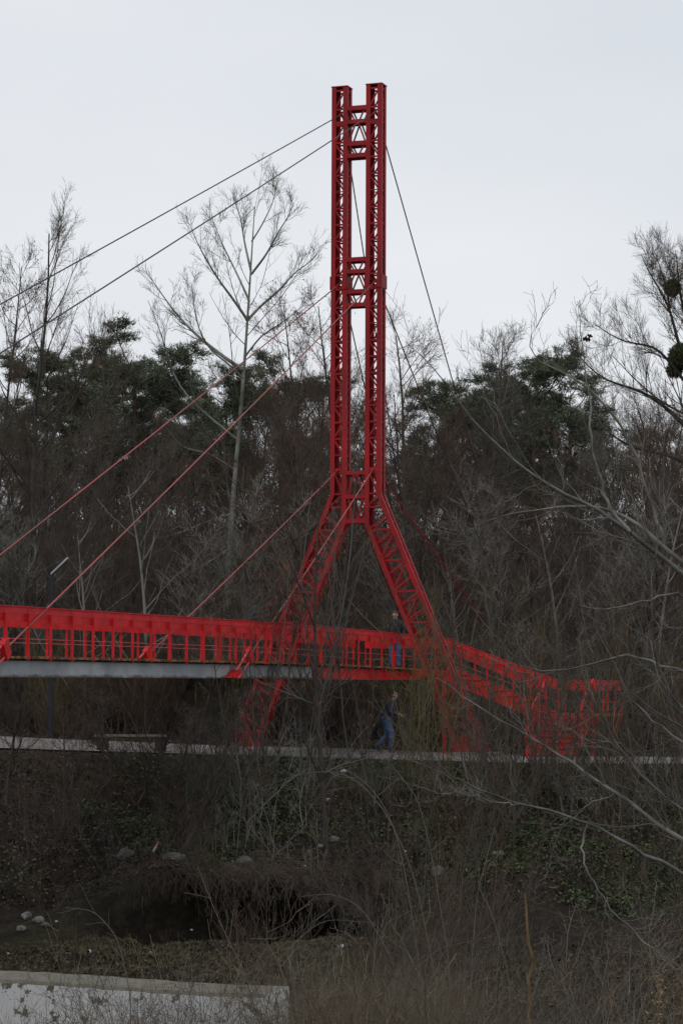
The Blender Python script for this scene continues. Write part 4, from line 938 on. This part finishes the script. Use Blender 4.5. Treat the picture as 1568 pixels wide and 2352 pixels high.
# overhanging willow limbs from the right, rooted outside the frame
DR_ = 16.0
def trc(pts): return pts
pt = at(1840, 2200, DR_); gt = gz(pt.x, pt.y); Yb = 1560 + (CAMZ - gt) * F / DR_
big = [([(1850, Yb), (1840, 2200), (1825, 1900), (1800, 1650), (1790, 1450)], 0.1380, 0.0990),
       ([(1795, 1500), (1700, 1410), (1568, 1316), (1500, 1265), (1447, 1226), (1390, 1180), (1334, 1153), (1244, 1108), (1159, 1041), (1078, 960), (1032, 887), (996, 838), (929, 784)], 0.0233, 0.0014, -1.0),
       ([(1790, 1460), (1680, 1370), (1568, 1293), (1500, 1230), (1447, 1190), (1400, 1168), (1339, 1158), (1249, 1172), (1150, 1181), (1068, 1217), (1019, 1267)], 0.0215, 0.0011, 1.2),
       ([(1447, 1222), (1393, 1163), (1375, 1090), (1357, 1023), (1352, 910), (1334, 800), (1330, 690)], 0.0116, 0.0015, .6, -.55),
       ([(1523, 1250), (1490, 1150), (1465, 1059), (1430, 990), (1393, 933), (1350, 890), (1303, 856), (1240, 840), (1213, 812), (1210, 788), (1231, 743), (1262, 707)], 0.0116, 0.0015, .4, -.3),
       ([(1800, 1600), (1680, 1520), (1568, 1357), (1480, 1380), (1397, 1404), (1330, 1390)], 0.0144, 0.0023, -1), ([(1800, 1640), (1700, 1580), (1568, 1543), (1499, 1519), (1424, 1496), (1366, 1527), (1271, 1546), (1180, 1530), (1113, 1503)], 0.0144, 0.0019, .8),
       ([(1830, 2150), (1700, 2080), (1568, 2005), (1464, 1953), (1349, 1890), (1202, 1848), (1081, 1806), (1008, 1770), (919, 1738)], 0.0179, 0.0019, -1.2),
       ([(1828, 2060), (1700, 2000), (1568, 1937), (1490, 1874), (1412, 1822), (1350, 1775), (1308, 1747), (1225, 1697), (1134, 1647), (1084, 1614), (1001, 1556)], 0.0215, 0.0019, 1.0),
       ([(1826, 1980), (1700, 1900), (1568, 1870), (1480, 1790), (1420, 1720), (1380, 1640), (1340, 1560), (1330, 1480)], 0.0144, 0.0019, -.6),
       ([(1820, 1900), (1700, 1830), (1568, 1700), (1500, 1660), (1440, 1600), (1410, 1520), (1370, 1450)], 0.0135, 0.0019, .6),
       ([(1820, 1850), (1700, 1750), (1568, 1640), (1520, 1560), (1490, 1440), (1500, 1300), (1520, 1150), (1525, 1000)], 0.0116, 0.0015, -.9),
       ([(1412, 1822), (1350, 1850), (1290, 1900), (1262, 1960), (1290, 1985)], 0.0080, 0.0015, .5, .5), ([(1349, 1890), (1330, 1960), (1390, 2080), (1460, 2150), (1568, 2230)], 0.0071, 0.0023, -.5, -.6),
       ([(1202, 1848), (1120, 1840), (1060, 1820), (1000, 1822), (950, 1800)], 0.0063, 0.0014, .4, -.6), ([(1244, 1108), (1200, 1130), (1130, 1170), (1090, 1230), (1060, 1250)], 0.0063, 0.0014, .4, -.4)]
traced_tree('willow_tree', 'near bare willow reaching long pale limbs in from the right edge', DR_, big, M['bark_willow'], M['twig_willow'],
            [dict(n=18, t0=.2, t1=.98, ang=40, av=14, lf=.26, lpow=.3, K=12, wig=.19, up=.07, rf=.28, rmin=.0012, lmin=.25, taper=.3),
             dict(n=5, t0=.12, t1=.95, ang=38, av=14, lf=.42, lpow=.4, K=7, wig=.10, up=.06, rf=.5, rmin=.0009, lmin=.08)], 71, K=26, jit=.006)
# curled dead leaves still hanging in the willow
rng = np.random.default_rng(72)
def leafclump(X_, Y_, n, s, lab):
    p = at(X_, Y_, DR_ - .3); q = rng.normal(size=(n, 3)) * s; a = norm(rng.normal(size=(n, 3)) + np.array([0, 0, -1.2])); bb = norm(np.cross(a, rng.normal(size=(n, 3)))); L = rng.uniform(.02, .05, (n, 1))
    V_ = np.stack([q, q + a * L * .5 + bb * L * .3, q + a * L, q + a * L * .5 - bb * L * .25], 1).reshape(-1, 3)
    o = link('dead_leaves', np_mesh('dead_leaves', V_, np.arange(4 * n).reshape(n, 4), 4), mat('dead_leaf', (.03, .015, .012), (.07, .03, .022), 4, .8)); o.location = p; tag(o, lab, 'leaves', 'dead leaf clumps in the willow')
leafclump(1349, 771, 9, .007, 'single dark curled leaf clump high in the willow against the sky')
leafclump(1310, 1020, 26, .05, 'cluster of dark dead leaves hanging in front of the right pine')
leafclump(1275, 985, 14, .035, 'small cluster of dark dead leaves up left of the bigger one')

# dry weeds in front of and beside the wall
M['stalk'] = mat('dry_stalk', (.035, .024, .015), (.25, .185, .115), 2, .9, island=True); M['stalk_grey'] = mat('grey_stalk', (.028, .024, .020), (.15, .135, .115), 2, .9, island=True); M['seed'] = mat('seed_heads', (.05, .04, .032), (.10, .08, .065), 3, .9, island=True)
def weed(seed, H=1.1, stems=7, n2=7, n3=4, spread=16, m=None, seeds=True, r=.0026, ang=40, wig=.06):
    rng = np.random.default_rng(seed); v = shrub(seed, H, stems, spread, n2, n3, twig=m, wig=wig, up=.03, r=r, rmin=.0008, base_r=.12, ang=ang, K=12)
    if seeds:
        me_ = v['parts'][1][1]; co_ = np.empty(len(me_.vertices) * 3, np.float32); me_.vertices.foreach_get('co', co_); co_ = co_.reshape(-1, 3); k = rng.random(len(co_)) < .06
        v['parts'].append(('seed_heads', spindles('seed_heads', co_[k].astype(float), .010, .0038, M['seed'], rng, (0, 0, 1))))
    return v
WD = [weed(81, 1.1, 7, 8, 2, 15, M['stalk_grey']), weed(82, 1.2, 6, 7, 2, 20, M['stalk'], ang=34), weed(83, 1.0, 9, 7, 2, 26, M['stalk_grey'], False, r=.0022), weed(84, 1.1, 10, 7, 3, 22, M['stalk'], False, r=.002, wig=.08)]
GWd = 'dry weeds along the near bank'
kw = ['grey dry weed with small seed heads on the near bank', 'brown dry weed with seed heads on the near bank', 'grey tangled dry stalks on the near bank', 'straw coloured dry stalks on the near bank']
rng = np.random.default_rng(85)
for i in range(95):
    Xd = rng.uniform(-40, 1620); 
    if (Xd < 150 and rng.random() < .6) or (Xd > 900 and rng.random() < .3): continue
    d = rng.uniform(10.2, 13.4) if Xd < 680 else rng.uniform(10.5, 20); top = rng.uniform(2130, 2330) if Xd < 680 else rng.uniform(2080, 2330)
    if rng.random() < .18: top -= rng.uniform(40, 180)
    k = int(rng.integers(0, 4)); plant(WD[k], 'dry_weed', Xd, top, d, kw[k], 'weed', GWd, sx=1.0)
grass('dry_grass', 'dry straw grass at the bottom of the view on the near bank', 16000, (-3.5, 4.5), (9.5, 24), .34, .004, mat('straw', (.03, .022, .015), (.12, .09, .06), 1, .9, island=True), 86, lambda x, y, r: ~((x < .1) & (y > 12.5) & (y < 15.5)))
grass('dry_grass', 'straw tuft hanging at the bottom centre beside the wall end', 7000, (-.28, .75), (12.8, 15.5), .80, .0036, mat('straw_pale', (.07, .052, .033), (.19, .155, .105), 1, .9, island=True), 87)
GN = weed(91, 1.2, 4, 7, 4, 24, mat('weathered_twig', (.07, .062, .052), (.30, .28, .25), 2, .9, island=True), False, r=.006, ang=44, wig=.13)
for i, (Xd, tY, d) in enumerate(((500, 2150, 13.0), (590, 2120, 12.6), (420, 2200, 12.2), (640, 2190, 13.2), (350, 2260, 12.4), (960, 2160, 14), (1090, 2190, 13), (1330, 2150, 15), (1450, 2120, 14.4), (1250, 2240, 12.6))):
    plant(GN, 'dead_bush', Xd, tY, d, 'gnarled pale grey dead bush on the near bank', 'bush', 'gnarled dead bushes on the near bank', sx=1.0)
GB2 = [shrub(94, 2.4, 4, 20, 9, 4, twig=mat('dark_bush_bark', (.045, .034, .025), (.19, .155, .115), 1.5, .9), wig=.12, up=.02, r=.014, rmin=.0019, ang=46, K=14), shrub(95, 2.4, 3, 26, 10, 4, twig=M['bark_willow'], wig=.13, up=.02, r=.012, rmin=.0017, ang=44, K=14)]
for i, (Xd, tY, d) in enumerate(((1380, 1900, 24), (1500, 1850, 27), (1290, 2010, 22), (1180, 1990, 26), (1560, 2020, 20), (1060, 2060, 24), (930, 2080, 27), (1440, 2100, 18), (1120, 2170, 19), (820, 2060, 29), (1330, 1960, 30), (680, 2010, 31))):
    plant(GB2[i % 2], 'bare_bush', Xd, tY, d, 'bare crooked-branched bush growing on the near slope above the stream', 'bush', 'crooked bare bushes on the near slope', sx=1.1)
TU = [shrub(92, .9, 70, 26, 3, 2, twig=mat('straw_tussock', (.06, .045, .028), (.27, .21, .135), 2, .9, island=True), wig=.10, up=-.09, r=.0024, rmin=.0011, base_r=.10, ang=22, K=10)]
for Xd, tY, d, lab in ((715, 2170, 13.6, 'drooping straw tussock just right of the wall end, the left one'), (790, 2140, 14.2, 'tallest drooping straw tussock right of the wall end'), (880, 2210, 13.4, 'drooping straw tussock at the bottom centre, the right one'), (1010, 2265, 13.0, 'low straw tussock left of the snapped golden stem')):
    plant(TU[0], 'straw_tussock', Xd, tY, d, lab, 'grass tussock', 'straw tussocks on the near bank', sx=1.3)
# arching bramble canes
cane = [([(1040, 2420), (1000, 2250), (950, 2000), (880, 1850), (800, 1770), (700, 1770), (600, 1810)], .004, .0018), ([(1010, 2420), (960, 2200), (930, 2000), (900, 1880), (850, 1800), (780, 1760)], .004, .0018), ([(1040, 2420), (1030, 2200), (990, 1960), (960, 1830), (900, 1760)], .004, .0018),
        ([(1100, 2420), (1080, 2250), (1095, 2050), (1120, 1960), (1135, 1900)], .004, .0018), ([(980, 2420), (900, 2200), (830, 2080), (760, 2050), (690, 2060)], .0035, .0016), ([(1180, 2420), (1170, 2250), (1130, 2100), (1100, 2040)], .0035, .0016), ([(640, 2420), (560, 2230), (520, 2150), (480, 2060), (455, 1990)], .0035, .0016), ([(560, 2420), (640, 2200), (740, 2110), (860, 2120)], .0035, .0016), ([(300, 2420), (300, 2280), (270, 2150), (215, 2090), (150, 2085)], .0035, .0016), ([(820, 2420), (900, 2290), (1000, 2180), (1130, 2150)], .0035, .0016)]
for i, q in enumerate(cane):
    dd = 12.2 + (i % 4) * .5; p0 = at(*q[0][0], dd); Yb = 1560 + (CAMZ - gz(p0.x, dd)) * F / dd; q = ([(q[0][0][0], Yb)] + q[0][1:], q[1], q[2], .5)
    P, Rr = traced(dd, [q], K=26); base = P[0, 0].copy(); P = P - base; rg = np.random.default_rng(100 + i)
    th_ = grow(rg, P, Rr, 90, .1, .99, 80, 10, .004, 0, 3, .1, 0, .5, .0009, lmin=.012)
    o = link('bramble_cane', tube_mesh('bramble_cane', [(P, Rr)], 5, M['stalk_grey']), None); o.location = base; link('thorns', tube_mesh('thorns', [th_], 3, M['stalk_grey']), None, o)
    sb = grow(rg, P, Rr, 7, .35, .95, 45, 12, .13, 0, 7, .12, .03, .6, .0012, lmin=.1); link('side_shoots', tube_mesh('side_shoots', [sb], 4, M['stalk_grey']), None, o)
    tag(o, 'long thin arching bramble cane rising from the near bank', 'bramble', 'bramble canes arching over the near bank')
p0 = at(1215, 2352, 13); Yb = 1560 + (CAMZ - gz(p0.x, 13)) * F / 13
P, Rr = traced(13, [([(1222, Yb), (1218, 2300), (1212, 2150), (1207, 2052)], .0095, .006)], K=14); base = P[0, 0].copy(); P = P - base; P[0, :, 0] += np.random.default_rng(3).normal(size=14) * .008
o = link('broken_stem', tube_mesh('broken_stem', [(P, Rr)], 8, mat('golden_bark', (.07, .04, .018), (.20, .13, .06), 8, .8)), None); o.location = base; tag(o, 'golden brown snapped stem standing upright at the lower right', 'stem')
p0 = at(1512, 2352, 11); Yb = 1560 + (CAMZ - gz(p0.x, 11)) * F / 11; rg = np.random.default_rng(4)
P, Rr = traced(11, [([(1500, Yb), (1508, 2400), (1514, 2300), (1512, 2235)], .003, .0015)], K=12); base = P[0, 0].copy(); P = P - base
th_ = grow(rg, P, Rr, 26, .55, .99, 50, 15, .05, 0, 5, .2, -.12, .6, .0009, lmin=.05); pl_ = blades('plume', th_[0].reshape(-1, 3), norm(rg.normal(size=(26 * 5, 3))), np.full(130, .022), .006, mat('golden_seed', (.22, .15, .07), (.36, .27, .14), 3, .9), rg)
o = link('seed_plume', tube_mesh('seed_plume', [(P, Rr), th_], 4, M['stalk']), None); o.location = base; link('plume', pl_, None, o); tag(o, 'golden feathery dry seed head at the bottom right corner', 'weed')
